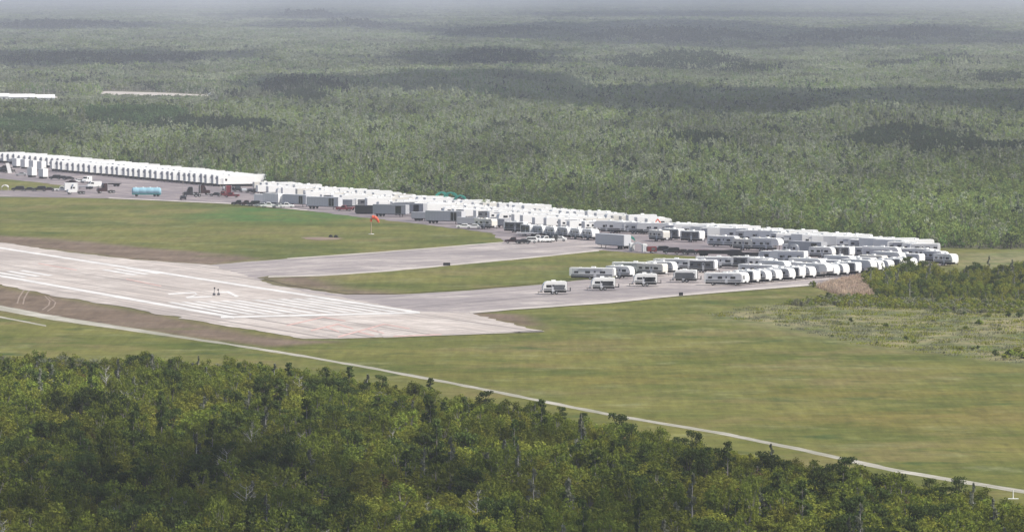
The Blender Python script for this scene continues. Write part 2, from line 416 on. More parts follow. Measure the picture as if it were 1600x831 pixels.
def mark(name, px, m=LINE, z=Z3 + .03, par=run): return sheet(name, px, z, m, parent=par)
mark('edge_line', ribbon_px((-300, 341.5), (656, 489), 2.4, 3.0))
mark('edge_line', ribbon_px((-300, 378), (366, 496.5), 2.6, 3.8))
mark('threshold_bar', ribbon_px((345, 496.3), (655, 489.0), 2.8, 2.6), z=Z3 + .05)
for k in range(12):
    sx = 260 + 20.5 * k + (9 if k > 5 else 0); sy = 473 - .62 * k * 20.5 / 20.5
    ex = 362 + 24.2 * k + (7 if k > 5 else 0); ey = 492.4 - .45 * k
    mark('threshold_stripe', [(sx, sy), (sx + 11.5, sy - .3), (ex + 13.2, ey - .2), (ex, ey)], z=Z3 + .04)
for (x0, y0) in ((158, 422.4), (176, 421.3), (194, 420.2), (-12, 426), (8, 424.6), (28, 423.4)):
    l = 50 if x0 > 100 else 47
    mark('touchdown_stripe', [(x0, y0), (x0 + 9, y0 - .8), (x0 + l + 9, y0 + 7.4), (x0 + l, y0 + 8.4)], z=Z3 + .045)
mark('centre_line', ribbon_px((197, 436.5), (252, 447.5), 1.1, 1.3), FADED)
mark('centre_line', ribbon_px((60, 412), (120, 422.5), 1.0, 1.1), FADED)
for pts in ([(262, 459), (264, 461), (304, 458.6), (306, 461), (290, 464.5), (292, 466.5), (331, 464.6), (331, 463), (302, 463.5), (309, 460), (304, 456.6)],
            [(343, 456.3), (357, 455.4), (374, 463.4), (369, 464.8), (355, 458), (344, 458)]):
    mark('runway_numeral', pts)
for a, b_, t_ in (((448, 509), (505, 496), 1.6), ((486, 517), (528, 507), 1.8), ((528, 527), (600, 507), 1.8), ((505, 496), (540, 502), 1.3), ((528, 507), (552, 514), 1.6),
              ((510, 512), (530, 519), 1.6), ((600, 507), (640, 514), 1.3), ((575, 515), (600, 521), 1.5), ((615, 526), (690, 523), 1.4), ((560, 519), (585, 525), 1.5)):
    mark('chevron_stripe', ribbon_px(a, b_, t_, t_), FADED)
# pale worn edges of the taxiways
def edge(px, th, par):
    top = [(x, y - th / 2) for x, y in px]; bot = [(x, y + th / 2) for x, y in px][::-1]
    return sheet('pale_edge', top + bot, Z4 + .03, EDGE, .5, 6, par)
edge([(735, 489), (800, 483.5), (950, 473), (1060, 462), (1180, 452), (1270, 445), (1340, 438)], 2.8, tx2)
edge([(420, 433), (500, 431), (600, 424.5), (700, 415), (830, 403), (935, 392)], 2.0, tx1)
edge([(450, 405), (600, 394.5), (700, 386.5), (785, 379.5)], 1.8, tx1)
edge([(170, 310), (370, 319), (480, 329)], 1.4, apr)
edge([(590, 517), (600, 528), (700, 524), (850, 518.5), (846, 517), (700, 522)], .6, run)
trk = [(-300, 432, 9), (0, 481, 9), (75, 495, 8), (180, 511, 6), (350, 536.5, 4), (460, 554, 4), (560, 571, 4.2), (740, 605, 5), (860, 629, 5), (960, 649, 5.5), (1130, 677, 5.5), (1260, 704, 6), (1400, 735, 6), (1600, 768, 7), (1900, 817, 8)]
trk = [(x, y, h * (.78 if x > 300 else .9)) for x, y, h in trk]
tr = sheet('track', [(x, y - h / 2) for x, y, h in trk] + [(x, y + h / 2) for x, y, h in trk][::-1], Z1, TRKM, .35, 4)
tag(tr, kind='structure', label='narrow pale gravel track along the edge of the front wood')
t2 = sheet('track', ribbon_px((-300, 437), (72, 509), 2, 2.2), Z1, TRKM, .2, 4); tag(t2, kind='structure', label='short thin concrete strip below the gravel track')
rd = sheet('road', [(-300, 133), (0, 147), (60, 149), (96, 152), (92, 156), (0, 157), (-300, 150)], Z1, EDGE); tag(rd, kind='structure', label='white limerock pad beyond the first belt of trees')
rd2 = sheet('road', [(150, 142.5), (250, 145), (332, 149), (328, 153), (240, 152), (150, 149)], Z1, EDGE); tag(rd2, kind='structure', label='pale limerock road between the tree belts')

# ------------------------------------------------------------------ foliage materials and tree prototypes
def leaf_mat(name, c0, c1):
    m = bpy.data.materials.new(name); m.use_nodes = True; t = m.node_tree; t.nodes.clear()
    o = t.nodes.new('ShaderNodeOutputMaterial'); d = t.nodes.new('ShaderNodeBsdfDiffuse'); tr_ = t.nodes.new('ShaderNodeBsdfTranslucent')
    ms = t.nodes.new('ShaderNodeMixShader'); ms.inputs[0].default_value = .38
    g = t.nodes.new('ShaderNodeNewGeometry'); oi = t.nodes.new('ShaderNodeObjectInfo')
    a = t.nodes.new('ShaderNodeAttribute'); a.attribute_type = 'INSTANCER'; a.attribute_name = 'tone'
    def math_(op, x, y):
        n = t.nodes.new('ShaderNodeMath'); n.operation = op
        for k, q in enumerate((x, y)):
            if isinstance(q, (int, float)): n.inputs[k].default_value = q
            else: t.links.new(q, n.inputs[k])
        return n.outputs[0]
    f = math_('ADD', math_('MULTIPLY', g.outputs['Random Per Island'], .30), math_('ADD', .12, math_('MULTIPLY', oi.outputs['Random'], .30)))
    mx = t.nodes.new('ShaderNodeMix'); mx.data_type = 'RGBA'; mx.inputs[6].default_value = (*c0, 1); mx.inputs[7].default_value = (*c1, 1)
    t.links.new(f, mx.inputs[0])
    hs = t.nodes.new('ShaderNodeHueSaturation')
    t.links.new(mx.outputs[2], hs.inputs['Color']); 
    t.links.new(math_('ADD', .62, math_('MULTIPLY', a.outputs['Fac'], .76)), hs.inputs['Value'])
    t.links.new(math_('ADD', .485, math_('MULTIPLY', oi.outputs['Random'], .03)), hs.inputs['Hue'])
    t.links.new(hs.outputs[0], d.inputs[0]); t.links.new(hs.outputs[0], tr_.inputs[0])
    t.links.new(d.outputs[0], ms.inputs[1]); t.links.new(tr_.outputs[0], ms.inputs[2]); t.links.new(ms.outputs[0], o.inputs[0])
    return m
L_OLIVE = leaf_mat('leaves_olive', (.150, .172, .024), (.335, .335, .062))
L_GREEN = leaf_mat('leaves_green', (.110, .150, .022), (.265, .295, .052))
L_DARK = leaf_mat('leaves_dark', (.052, .082, .020), (.130, .165, .045))
L_GREY = leaf_mat('leaves_silver', (.120, .130, .085), (.270, .285, .200))
L_PALE = leaf_mat('leaves_pale', (.170, .175, .100), (.330, .330, .215))
L_RUST = leaf_mat('leaves_rust', (.11, .085, .038), (.21, .155, .07))
L_REED = leaf_mat('reed_straw', (.48, .37, .28), (.66, .52, .40))
L_TEAL = leaf_mat('leaves_bluegreen', (.022, .075, .045), (.07, .145, .08))
F_OLIVE = leaf_mat('far_leaves_olive', (.155, .205, .055), (.270, .325, .105))
F_GREEN = leaf_mat('far_leaves_green', (.120, .190, .052), (.210, .295, .095))
F_PALE = leaf_mat('far_leaves_pale', (.225, .255, .150), (.370, .400, .270))
F_DARK = leaf_mat('far_leaves_dark', (.034, .055, .026), (.080, .108, .050))
F_TEAL = leaf_mat('far_leaves_bluegreen', (.060, .110, .042), (.130, .190, .075))
BARK = mat('bark_grey', (.22, .20, .18), .9, var=.3, scale=2)
BARKP = mat('bark_pale', (.42, .40, .37), .9, var=.25, scale=2)
BARKD = mat('bark_dark', (.07, .06, .05), .9, var=.3, scale=2)

def cards(n, centers, rad, size, flat=.5, seed=0, up=.35):
    """n leaf-sized quads scattered over clumps; centers: (k,3), rad: (k,3)"""
    r = np.random.default_rng(seed); k = len(centers)
    ci = r.integers(0, k, n); d = r.normal(size=(n, 3)); d /= np.linalg.norm(d, axis=1)[:, None]
    rr = r.random(n) ** .45
    p = centers[ci] + d * rr[:, None] * rad[ci]
    nrm = r.normal(size=(n, 3)) + d * .7; nrm[:, 2] += up; nrm /= np.linalg.norm(nrm, axis=1)[:, None]
    a = np.cross(nrm, r.normal(size=(n, 3))); a /= np.linalg.norm(a, axis=1)[:, None]; b_ = np.cross(nrm, a)
    s_ = size * (.6 + .8 * r.random(n)); a *= s_[:, None] * .5; b_ *= (s_ * (flat + .4 * r.random(n)))[:, None] * .5
    V = np.stack([p - a - b_, p + a - b_ * .6, p + a * .7 + b_, p - a * .8 + b_ * .9], 1).reshape(-1, 3)
    return V
def crown_mb(mb, V, mi=0):
    b = len(mb.v); mb.v += [tuple(v) for v in V]; n = len(V) // 4
    mb.f += [(b + 4 * i, b + 4 * i + 1, b + 4 * i + 2, b + 4 * i + 3) for i in range(n)]; mb.m += [mi] * n
def raw_mesh(mb, name):
    me = bpy.data.meshes.new(name); me.from_pydata(mb.v, [], mb.f); me.polygons.foreach_set('material_index', mb.m); me.update(); return me

def tree_parts(kind, h, w_, nleaf, size, seed, leafm, barkm):
    """returns (crown MB, trunk MB) of one tree of height h, spread w_"""
    r = np.random.default_rng(seed); cr = MB(); tk = MB()
    if kind == 'bush':
        k = 9 + int(r.integers(0, 5)); th = r.random(k) * 6.28; rr = np.sqrt(r.random(k)) * w_ * .36
        cz = h * (.20 + .60 * r.random(k)) * (1 - .35 * (rr / (w_ * .36)) ** 2)
        cc = np.stack([np.cos(th) * rr, np.sin(th) * rr, cz], 1); cc[0] = (0, 0, h * .78)
        rad = np.stack([w_ * (.13 + .12 * r.random(k)), w_ * (.13 + .12 * r.random(k)), h * (.12 + .10 * r.random(k))], 1)
        for c in cc: 
            m_ = Vector((c[0] * .25, c[1] * .25, h * .25)); tk.tube((0, 0, 0), m_, .10, .07, 5); tk.tube(m_, Vector(c), .07, .02, 5)
        V = cards(nleaf, cc, rad, size, seed=seed)
    elif kind == 'round':
        k = 16; cc = []; 
        for i in range(k):
            t = r.random() * 6.28; e = r.random(); rr = w_ * .38 * math.sqrt(1 - (e - .35) ** 2 * 1.6) * (.5 + .5 * r.random())
            cc.append((math.cos(t) * rr, math.sin(t) * rr, h * (.26 + .66 * e)))
        cc = np.array(cc); rad = np.stack([np.full(k, w_ * .17), np.full(k, w_ * .17), np.full(k, h * .10)], 1) * (.8 + .5 * r.random((k, 1)))
        tk.tube((0, 0, 0), (0.1, 0, h * .4), .16, .12, 6)
        for c in cc: tk.tube((0.1, 0, h * (.3 + .1 * r.random())), Vector(c), .08, .02, 5)
        V = cards(nleaf, cc, rad, size, seed=seed)
    elif kind == 'cypress':      # thin pale trunk, sparse narrow crown
        k = 12; t = r.random(k) * 6.28; e = np.linspace(.35, 1, k); rr = w_ * .30 * (1.15 - e)
        cc = np.stack([np.cos(t) * rr, np.sin(t) * rr, e * h * .95], 1); rad = np.stack([w_ * .20 * (1.35 - e), w_ * .20 * (1.35 - e), np.full(k, h * .05)], 1)
        tk.tube((0, 0, 0), (.05, .05, h * .5), .14, .09, 5); tk.tube((.05, .05, h * .5), (0, 0, h * 1.02), .09, .02, 5)
        for c in cc: tk.tube((0, 0, max(.2, c[2] - .6)), Vector(c), .035, .012, 4)
        V = cards(nleaf, cc, rad, size, seed=seed)
    elif kind == 'pine':
        k = 11; t = r.random(k) * 6.28; e = np.linspace(.45, 1, k); rr = w_ * .40 * (1.2 - e) * (.5 + .6 * r.random(k))
        cc = np.stack([np.cos(t) * rr, np.sin(t) * rr, e * h], 1); rad = np.stack([np.full(k, w_ * .19), np.full(k, w_ * .19), np.full(k, h * .035)], 1)
        tk.tube((0, 0, 0), (.08, .02, h * .6), .15, .09, 6); tk.tube((.08, .02, h * .6), (0, 0, h), .09, .02, 5)
        for c in cc: tk.tube((.05, 0, c[2] - .35), Vector(c), .045, .015, 4)
        V = cards(nleaf, cc, rad, size, flat=.3, seed=seed)
    elif kind == 'bare':
        tk.tube((0, 0, 0), (.1, 0, h * .55), .13, .08, 6); tk.tube((.1, 0, h * .55), (0, .1, h), .08, .015, 5)
        cc = []
        for i in range(16):
            z = h * (.35 + .6 * r.random()); t = r.random() * 6.28; L = w_ * .5 * (1.25 - z / h); e = Vector((math.cos(t) * L, math.sin(t) * L, z + L * (.3 + .5 * r.random())))
            tk.tube((.05, 0, z), e, .04, .015, 4)
            for j in range(3):
                q_ = e * (.6 + .15 * j); t2 = t + r.normal() * .8; tk.tube(q_ + Vector((0, 0, (1 - .6 - .15 * j) * z * .5)) * 0 + Vector((0, 0, z * (.4 - .15 * j))), e + Vector((math.cos(t2) * .4, math.sin(t2) * .4, .35)), .02, .008, 3)
            cc.append(e)
        cc = np.array([tuple(c) for c in cc]); V = cards(nleaf, cc, np.full((len(cc), 3), .3), size, seed=seed)
    elif kind == 'palm':
        tk.tube((0, 0, 0), (.1, .05, h * .62), .16, .13, 7)
        Vs = []
        for i in range(26):
            t = i * 2.4 + r.random() * .3; e = -.5 + 1.7 * (i / 26.0); L = w_ * .5
            dx, dy = math.cos(t) * math.cos(e), math.sin(t) * math.cos(e); base = Vector((.1, .05, h * .64))
            mid = base + Vector((dx, dy, math.sin(e))) * L * .6; fan = Vector((-math.sin(t), math.cos(t), 0))
            for j in range(7):
                s_ = (j - 3) / 3.0; tip = mid + Vector((dx, dy, math.sin(e) - .25)) * L * .55 * (1 - .25 * abs(s_)) + fan * s_ * L * .42
                q_ = (tip - mid).cross(Vector((0, 0, 1))).normalized() * .06
                Vs += [tuple(mid - q_ * .4), tuple(mid + q_ * .4), tuple(tip + q_), tuple(tip - q_)]
            tk.tube(base, mid, .02, .015, 3, mi=0)
        V = np.array(Vs)
    crown_mb(cr, V)
    return cr, tk

def make_tree(name, kind, h, w_, nleaf, size, seed, leafm, barkm):
    """one tree as Empty > crown, trunk"""
    cr, tk = tree_parts(kind, h, w_, nleaf, size, seed, leafm, barkm)
    return (raw_mesh(cr, 'crown'), leafm, raw_mesh(tk, 'trunk'), barkm, h, name)
def put_tree(pr, loc, rz, sc, tone, label, cat, group):
    o = empty(pr[5], loc, rz); o.scale = sc; tag(o, label, cat, group)
    c = bpy.data.objects.new('crown', pr[0]); t = bpy.data.objects.new('trunk', pr[2])
    if not pr[0].materials: pr[0].materials.append(pr[1]); pr[2].materials.append(pr[3])
    for x in (c, t): C.objects.link(x); x.parent = o; x['tone'] = float(tone)
    return o
def clump_proto(name, spec, seed, spread, barkm):
    """several small trees joined: only used inside the far stuff woods"""
    r = np.random.default_rng(seed); mb = MB(); mats = []
    for (kind, h, w_, nl, size, lm) in spec:
        x, y = (r.random(2) - .5) * 2 * spread if len(spec) > 1 else (0, 0)
        cr, tk = tree_parts(kind, h, w_, nl, size, int(r.integers(1e6)), lm, barkm)
        if lm not in mats: mats.append(lm)
        for part, mi in ((cr, lm), (tk, None)):
            b = len(mb.v); mb.v += [(v[0] + x, v[1] + y, v[2]) for v in part.v]; mb.f += [tuple(i + b for i in f) for f in part.f]
            mb.m += [(mats.index(lm) + 1) if mi else 0] * len(part.f)
    me = raw_mesh(mb, name); me.materials.append(barkm)
    for m_ in mats: me.materials.append(m_)
    return bpy.data.objects.new(name, me)

def scatter(name, P, rot, scl, pidx, tone, protos, label):
    """one stuff object: trees instanced on points by a geometry-node group"""
    col = bpy.data.collections.new(name + '_kinds')
    for i, p in enumerate(protos): p.name = 'k%02d_%s' % (i, name); col.objects.link(p)
    me = bpy.data.meshes.new(name); me.vertices.add(len(P)); me.vertices.foreach_set('co', np.asarray(P, np.float32).ravel()); me.update()
    attr(me, 'rot', rot); attr(me, 'tone', tone); attr(me, 'sxy', scl[:, 0]); attr(me, 'sz', scl[:, 1])
    a = me.attributes.new('pidx', 'INT', 'POINT'); a.data.foreach_set('value', np.asarray(pidx, np.int32))
    ng = bpy.data.node_groups.new(name, 'GeometryNodeTree')
    ng.interface.new_socket('Geometry', in_out='INPUT', socket_type='NodeSocketGeometry'); ng.interface.new_socket('Geometry', in_out='OUTPUT', socket_type='NodeSocketGeometry')
    N = ng.nodes.new; gi = N('NodeGroupInput'); go = N('NodeGroupOutput'); mp = N('GeometryNodeMeshToPoints'); ip = N('GeometryNodeInstanceOnPoints'); ci = N('GeometryNodeCollectionInfo')
    ci.inputs['Collection'].default_value = col; ci.inputs['Separate Children'].default_value = True; ci.inputs['Reset Children'].default_value = True
    def na(n_, ty):
        x = N('GeometryNodeInputNamedAttribute'); x.data_type = ty; x.inputs['Name'].default_value = n_; return x.outputs['Attribute']
    cr_ = N('ShaderNodeCombineXYZ'); cs = N('ShaderNodeCombineXYZ'); L = ng.links.new
    L(na('rot', 'FLOAT'), cr_.inputs[2]); s1 = na('sxy', 'FLOAT'); L(s1, cs.inputs[0]); L(s1, cs.inputs[1]); L(na('sz', 'FLOAT'), cs.inputs[2])
    L(gi.outputs[0], mp.inputs[0]); L(mp.outputs[0], ip.inputs['Points']); L(ci.outputs[0], ip.inputs['Instance']); ip.inputs['Pick Instance'].default_value = True
    L(na('pidx', 'INT'), ip.inputs['Instance Index']); L(cr_.outputs[0], ip.inputs['Rotation']); L(cs.outputs[0], ip.inputs['Scale']); L(ip.outputs[0], go.inputs[0])
    o = obj(name, me); md = o.modifiers.new('scatter', 'NODES'); md.node_group = ng
    tag(o, label=label, kind='stuff')
    return o

# ------------------------------------------------------------------ near wood in front
TP = [make_tree('leafy_tree', 'bush', 4.6, 4.6, 961, .27, 1, L_OLIVE, BARK),
      make_tree('leafy_tree', 'bush', 5.2, 4.2, 961, .27, 2, L_GREEN, BARK),
      make_tree('leafy_tree', 'round', 6.2, 4.4, 992, .27, 3, L_GREEN, BARK),
      make_tree('leafy_tree', 'bush', 4.2, 4.8, 930, .27, 4, L_OLIVE, BARK),
      make_tree('leafy_tree', 'round', 5.6, 5.0, 1085, .27, 5, L_DARK, BARKD),
      make_tree('pine_tree', 'pine', 7.0, 3.6, 420, .42, 6, L_DARK, BARK),
      make_tree('cypress_tree', 'cypress', 6.6, 3.0, 300, .30, 7, L_GREY, BARKP),
      make_tree('bare_tree', 'bare', 5.6, 3.6, 60, .22, 8, L_GREY, BARKP),
      make_tree('palm_tree', 'palm', 5.0, 4.4, 0, 0, 9, L_GREY, BARK),
      make_tree('leafy_tree', 'bush', 4.4, 3.8, 520, .32, 10, L_RUST, BARK)]
LOOK = ['olive bushy tree', 'fresh green bushy tree', 'tall round green tree', 'low broad olive tree', 'dark round tree', 'thin dark pine', 'silvery cypress with pale trunk', 'bare grey tree with pale branches', 'grey green fan palm', 'rust brown bushy tree']
def jitter_grid(x0, x1, y0, y1, s, jit=.9):
    xs = np.arange(x0, x1, s); ys = np.arange(y0, y1, s * .9); a, b_ = np.meshgrid(xs, ys); a = a + (np.arange(len(ys)) % 2)[:, None] * s / 2
    a = a.ravel() + (rng.random(a.size) - .5) * s * jit; b_ = b_.ravel() + (rng.random(b_.size) - .5) * s * jit
    return a, b_
wx, wy = jitter_grid(-120, 130, 688, 1180, 3.3)
px, py = proj(wx, wy, 0 * wx)
wl = np.interp(px, we_x, we_y) + (nz(wx / 7, wy / 7) - .5) * 16
k = (py > wl) & (px > -220) & (px < 1850)
wx, wy, px, py, wl = wx[k], wy[k], px[k], py[k], wl[k]
edge_d = py - wl
nn = nz(wx / 16, wy / 22, 3); n2 = nz2(wx / 9, wy / 12, 3); u = rng.random(wx.size)
pid = np.select([u < .012, u < .035, (u < .07) & (n2 > .45), (n2 > .64) & (u < .7), (n2 > .53) & (u < .60), (nn > .60), (nn > .48), (nn > .38), (u < .14)], [7, 6, 5, 4, 2, 1, 0, 3, 9], 0)
pid = np.where((pid == 7) & (rng.random(wx.size) < .6), 0, pid)
pid = np.where((rng.random(wx.size) < .25) & (pid < 4), rng.integers(0, 4, wx.size), pid)
keep = ~((nz2(wx / 12 + 50, wy / 10, 3) < .34) & (py > 640))      # hollows in the canopy
hs = (.55 + .70 * rng.random(wx.size)) * (0.62 + .38 * np.clip(edge_d / 60, 0, 1)) * (0.85 + .4 * nn)
sx = (.75 + .5 * rng.random(wx.size)) * (0.75 + .25 * np.clip(edge_d / 60, 0, 1))
tone = np.clip(.5 + (nz(wx / 25 + 9, wy / 30, 3) - .5) * 1.6 + (rng.random(wx.size) - .5) * .35, 0, 1)
wx, wy, px, py, pid, hs, sx, tone = [a[keep] for a in (wx, wy, px, py, pid, hs, sx, tone)]
# the 300 that show largest (nearest with their crown in the frame) are trees of their own
TOPZ = np.array([t[4] for t in TP])[pid] * hs
tpx, tpy = proj(wx, wy, TOPZ)
vis = (px > -10) & (px < 1610) & (tpy < 815)
order = np.argsort(np.where(vis, wy, 1e9))[:268]
pick = np.zeros(wx.size, bool); pick[order] = True
rot = rng.random(wx.size) * 6.28
sel = sorted(order, key=lambda i: px[i]); cnt = {}
for i in sel:
    p_ = int(pid[i]); cnt[p_] = cnt.get(p_, 0) + 1
    put_tree(TP[p_], (wx[i], wy[i], 0), rot[i], (sx[i], sx[i], hs[i]), tone[i],
             '%s, %s from left in the near wood front' % (LOOK[p_], ordn(cnt[p_])), 'tree', 'trees of the near wood')
near_protos = []
for i, t in enumerate(TP):
    mb_me = t[0]
    if not t[0].materials: t[0].materials.append(t[1]); t[2].materials.append(t[3])
    bm = bmesh.new(); bm.from_mesh(t[0]); nf = len(bm.faces); bm.from_mesh(t[2]); bm.faces.ensure_lookup_table()
    for f in bm.faces[nf:]: f.material_index = 1
    mj = bpy.data.meshes.new('near_tree'); bm.to_mesh(mj); bm.free(); mj.materials.append(t[1]); mj.materials.append(t[3])
    near_protos.append(bpy.data.objects.new('near_tree', mj))
r_ = ~pick
scatter('near_woods', np.stack([wx, wy, 0 * wx], 1)[r_], rot[r_], np.stack([sx, hs], 1)[r_], pid[r_], tone[r_], near_protos, 'the mass of green trees filling the near wood behind its front ranks')
# low undergrowth that closes the gaps between the trunks
ux, uy = jitter_grid(-125, 135, 690, 1175, 3.0)
upx, upy = proj(ux, uy, 0 * ux); k = (upy > np.interp(upx, we_x, we_y) - 10 + (nz(ux / 6, uy / 6) - .5) * 22) & (upx > -220) & (upx < 1850)
ux, uy = ux[k], uy[k]
UND = [clump_proto('und', [('bush', 1.5, 3.2, 130, .34, lm)], 60 + i, 0, BARKD) for i, lm in enumerate((L_OLIVE, L_GREEN, L_PALE))]
scatter('undergrowth', np.stack([ux, uy, 0 * ux], 1), rng.random(ux.size) * 6.28, np.stack([.6 + .6 * rng.random(ux.size), .4 + .8 * rng.random(ux.size)], 1),
        rng.choice(3, ux.size, p=[.5, .35, .15]), np.clip(.4 + .5 * (nz(ux / 20, uy / 20) - .5) + .2 * rng.random(ux.size), 0, 1), UND, 'low green scrub under and before the near wood')
# trees that stand out at the wood's edge
def special(pidx, x, y, sc, tone_, label, cat='tree', grp=None):
    return put_tree(TP[pidx], G(x, y), random.random() * 6, sc, tone_, label, cat, grp)
for j, (x, y, s_) in enumerate(((8, 590, .85), (42, 597, .72), (72, 596, .9), (98, 594, .95), (125, 594, .85), (150, 592, .8), (166, 590, .7))):
    special(8, x, y, (s_, s_, s_), .35 + .3 * (j % 2), 'grey green fan palm, %s from left at the near wood edge' % ordn(j + 1), 'palm', 'fan palms at the wood edge')
for j, (x, y, p_, s_, w_) in enumerate(((596, 618, 4, .72, .7), (655, 628, 4, .62, .6), (672, 634, 5, .7, .8), (758, 650, 4, .85, .9), (842, 660, 4, .72, .7), (877, 661, 4, .55, .5), (912, 668, 4, .5, .45),
        (965, 690, 4, .9, 1.), (1085, 722, 4, .95, .8), (1120, 735, 9, .8, .8), (1212, 748, 9, .75, 1.0), (1322, 768, 4, 1.0, 1.1), (1452, 786, 4, .7, .7), (1498, 790, 4, .8, .75), (1530, 796, 1, .6, .9))):
    special(p_, x, y, (w_, w_, s_), .2 + .3 * random.random(), '%s beside the gravel track, %s from left of those along it' % (('dark round tree' if p_ == 4 else LOOK[p_]), ordn(j + 1)), 'tree', 'trees along the gravel track')
for j, (x, y, s_) in enumerate(((172, 662, 1.0), (194, 668, 1.1), (470, 745, 1.2))):
    special(7, x, y, (1, 1, s_), .5, 'bare grey tree with pale trunk, %s from left standing inside the near wood' % ordn(j + 1), 'tree', 'bare trees in the near wood')

# ------------------------------------------------------------------ bush belt on the right and marsh shrubs
BELT = [(1352, 450), (1350, 440), (1385, 432), (1440, 430), (1480, 440), (1530, 432), (1600, 424), (1800, 420), (1800, 486), (1600, 492), (1500, 484), (1440, 474), (1380, 470)]
bx, by = jitter_grid(60, 230, 1180, 1500, 2.6)
bpx, bpy_ = proj(bx, by, 0 * bx); k = pnin(bpx, bpy_ + (nz(bx / 5, by / 9) - .5) * 10, BELT) & (rng.random(bx.size) < np.where(bpy_ > 470, .45, .9)); bx, by, bpx, bpy_ = bx[k], by[k], bpx[k], bpy_[k]
bsc = .42 + .38 * rng.random(bx.size); bsc *= np.where(bpy_ > 466, .5, 1) * np.where(ell(bpx, bpy_, 1440, 440, 30, 22) < 1, 1.25, 1)
bid = np.where(nz(bx / 12, by / 20) > .55, 1, 0); u = rng.random(bx.size); bid = np.where(u < .15, 3, np.where(u < .28, 4, np.where(u < .34, 6, bid)))
order = np.argsort(by)[:]; mid_pick = set(order[:26].tolist()) if False else set()
near_protos2 = [bpy.data.objects.new('belt_tree', p.data) for p in near_protos]
scatter('bush_belt_vegetation', np.stack([bx, by, 0 * bx], 1), rng.random(bx.size) * 6.28, np.stack([bsc * .9, bsc], 1), bid, np.clip(.62 + (nz(bx / 14, by / 20) - .5) * 1.4, 0, 1), near_protos2, 'thicket of green willow bushes beyond the right end of the trailers')
lx_, ly_ = jitter_grid(55, 130, 1200, 1340, 1.7); lpx, lpy = proj(lx_, ly_, 0 * lx_)
k = pnin(lpx, lpy + (nz(lx_ / 5, ly_ / 9) - .5) * 8, [(1228, 475), (1290, 468), (1350, 464), (1440, 470), (1640, 480), (1640, 492), (1500, 490), (1440, 484), (1330, 480), (1250, 479)]) & (rng.random(lx_.size) < .7); lx_, ly_ = lx_[k], ly_[k]
scatter('low_scrub_vegetation', np.stack([lx_, ly_, 0 * lx_], 1), rng.random(lx_.size) * 6.28, np.stack([.45 + .35 * rng.random(lx_.size), .5 + .6 * rng.random(lx_.size)], 1), rng.integers(0, 3, lx_.size), .55 + .35 * rng.random(lx_.size),
        [bpy.data.objects.new('low', p.data) for p in UND], 'band of low green scrub in front of the willow thicket')
SHR = make_tree('shrub', 'bush', 1.3, 2.0, 150, .28, 31, L_GREEN, BARKD)
SHR2 = make_tree('shrub', 'bush', 1.2, 1.6, 120, .26, 32, L_OLIVE, BARKD)
SHR3 = make_tree('shrub', 'bush', 1.7, 1.5, 150, .26, 33, L_DARK, BARKD)
shr = [(1229, 476, 1.2), (1247, 474, 1), (1266, 472, 1.3), (1293, 466, 1.6), (1310, 470, 1.2), (1331, 470, 1.4), (1345, 473, 1.2), (1218, 495, .7), (1235, 492, .6), (1330, 503, 1.1), (1384, 510, 1.1), (1412, 511, .9), (1459, 502, 1), (1497, 489, 1.1), (1507, 492, 1),
       (1509, 515, 1.2), (1530, 507, 1.5), (1545, 495, 1.6), (1576, 495, 1.4), (1592, 496, 1.5), (1416, 531, 1), (1428, 535, .9), (1300, 526, .7), (1370, 537, .6), (1501, 547, 1.3), (1521, 547, 1.2), (1528, 545, .9), (1555, 556, 1.5), (1578, 556, 1.9), (1590, 552, 2.2), (1600, 560, 2.0), (1570, 560, 1.5), (1475, 552, .5), (1562, 516, .8)]
for j, (x, y, s_) in enumerate(sorted(shr)):
    p_ = (SHR, SHR2, SHR3)[(j * 7) % 3]
    put_tree(p_, G(x, y), j, (s_ * .9, s_ * .9, s_ * .62), .5 + .3 * random.random(), 'small %s shrub in the rough marsh grass, %s from the left' % (('green', 'olive', 'dark upright')[(j * 7) % 3], ordn(j + 1)), 'shrub', 'shrubs in the marsh grass')
put_tree(SHR, G(1271, 449), 1, (1.25, 1.25, 1.35), .5, 'grey green shrub alone at the taxiway edge under the white campers', 'shrub', None)
# straw-coloured reeds
def strip_proto(name, m_, h, n, seed, spread=1.0):
    r = np.random.default_rng(seed); mb = MB(); V = []
    for i in range(n):
        x, y = (r.random(2) - .5) * 2 * spread; hh = h * (.6 + .6 * r.random()); t = r.random() * 3.14; lx, ly = r.normal(size=2) * .15
        a = np.array([math.cos(t), math.sin(t), 0]) * .05; p0 = np.array([x, y, 0]); p1 = np.array([x + lx, y + ly, hh]); V += [p0 - a, p0 + a, p1 + a * .8, p1 - a * .8]
    crown_mb(mb, np.array(V)); me = raw_mesh(mb, name); me.materials.append(m_); return bpy.data.objects.new(name, me)
REEDP = [(1280, 449), (1300, 443), (1345, 433), (1356, 440), (1360, 460), (1320, 462), (1296, 456)]
rx, ry = jitter_grid(60, 110, 1300, 1450, 1.3); rpx, rpy = proj(rx, ry, 0 * rx); k = pnin(rpx, rpy, REEDP); rx, ry = rx[k], ry[k]
scatter('reeds', np.stack([rx, ry, 0 * rx], 1), rng.random(rx.size) * 6, np.stack([np.ones(rx.size), .7 + .6 * rng.random(rx.size)], 1), rng.integers(0, 2, rx.size), .4 + .3 * rng.random(rx.size),
        [strip_proto('reed', L_REED, .95, 46, 70 + i) for i in range(2)], 'patch of straw coloured reeds between the apron and the bushes')
gx_, gy_ = jitter_grid(25, 160, 1060, 1400, 2.3); gpx, gpy = proj(gx_, gy_, 0 * gx_)
k = pnin(gpx, gpy, P_MARSH) & (gpx < 1700) & (rng.random(gx_.size) < .33); gx_, gy_ = gx_[k], gy_[k]
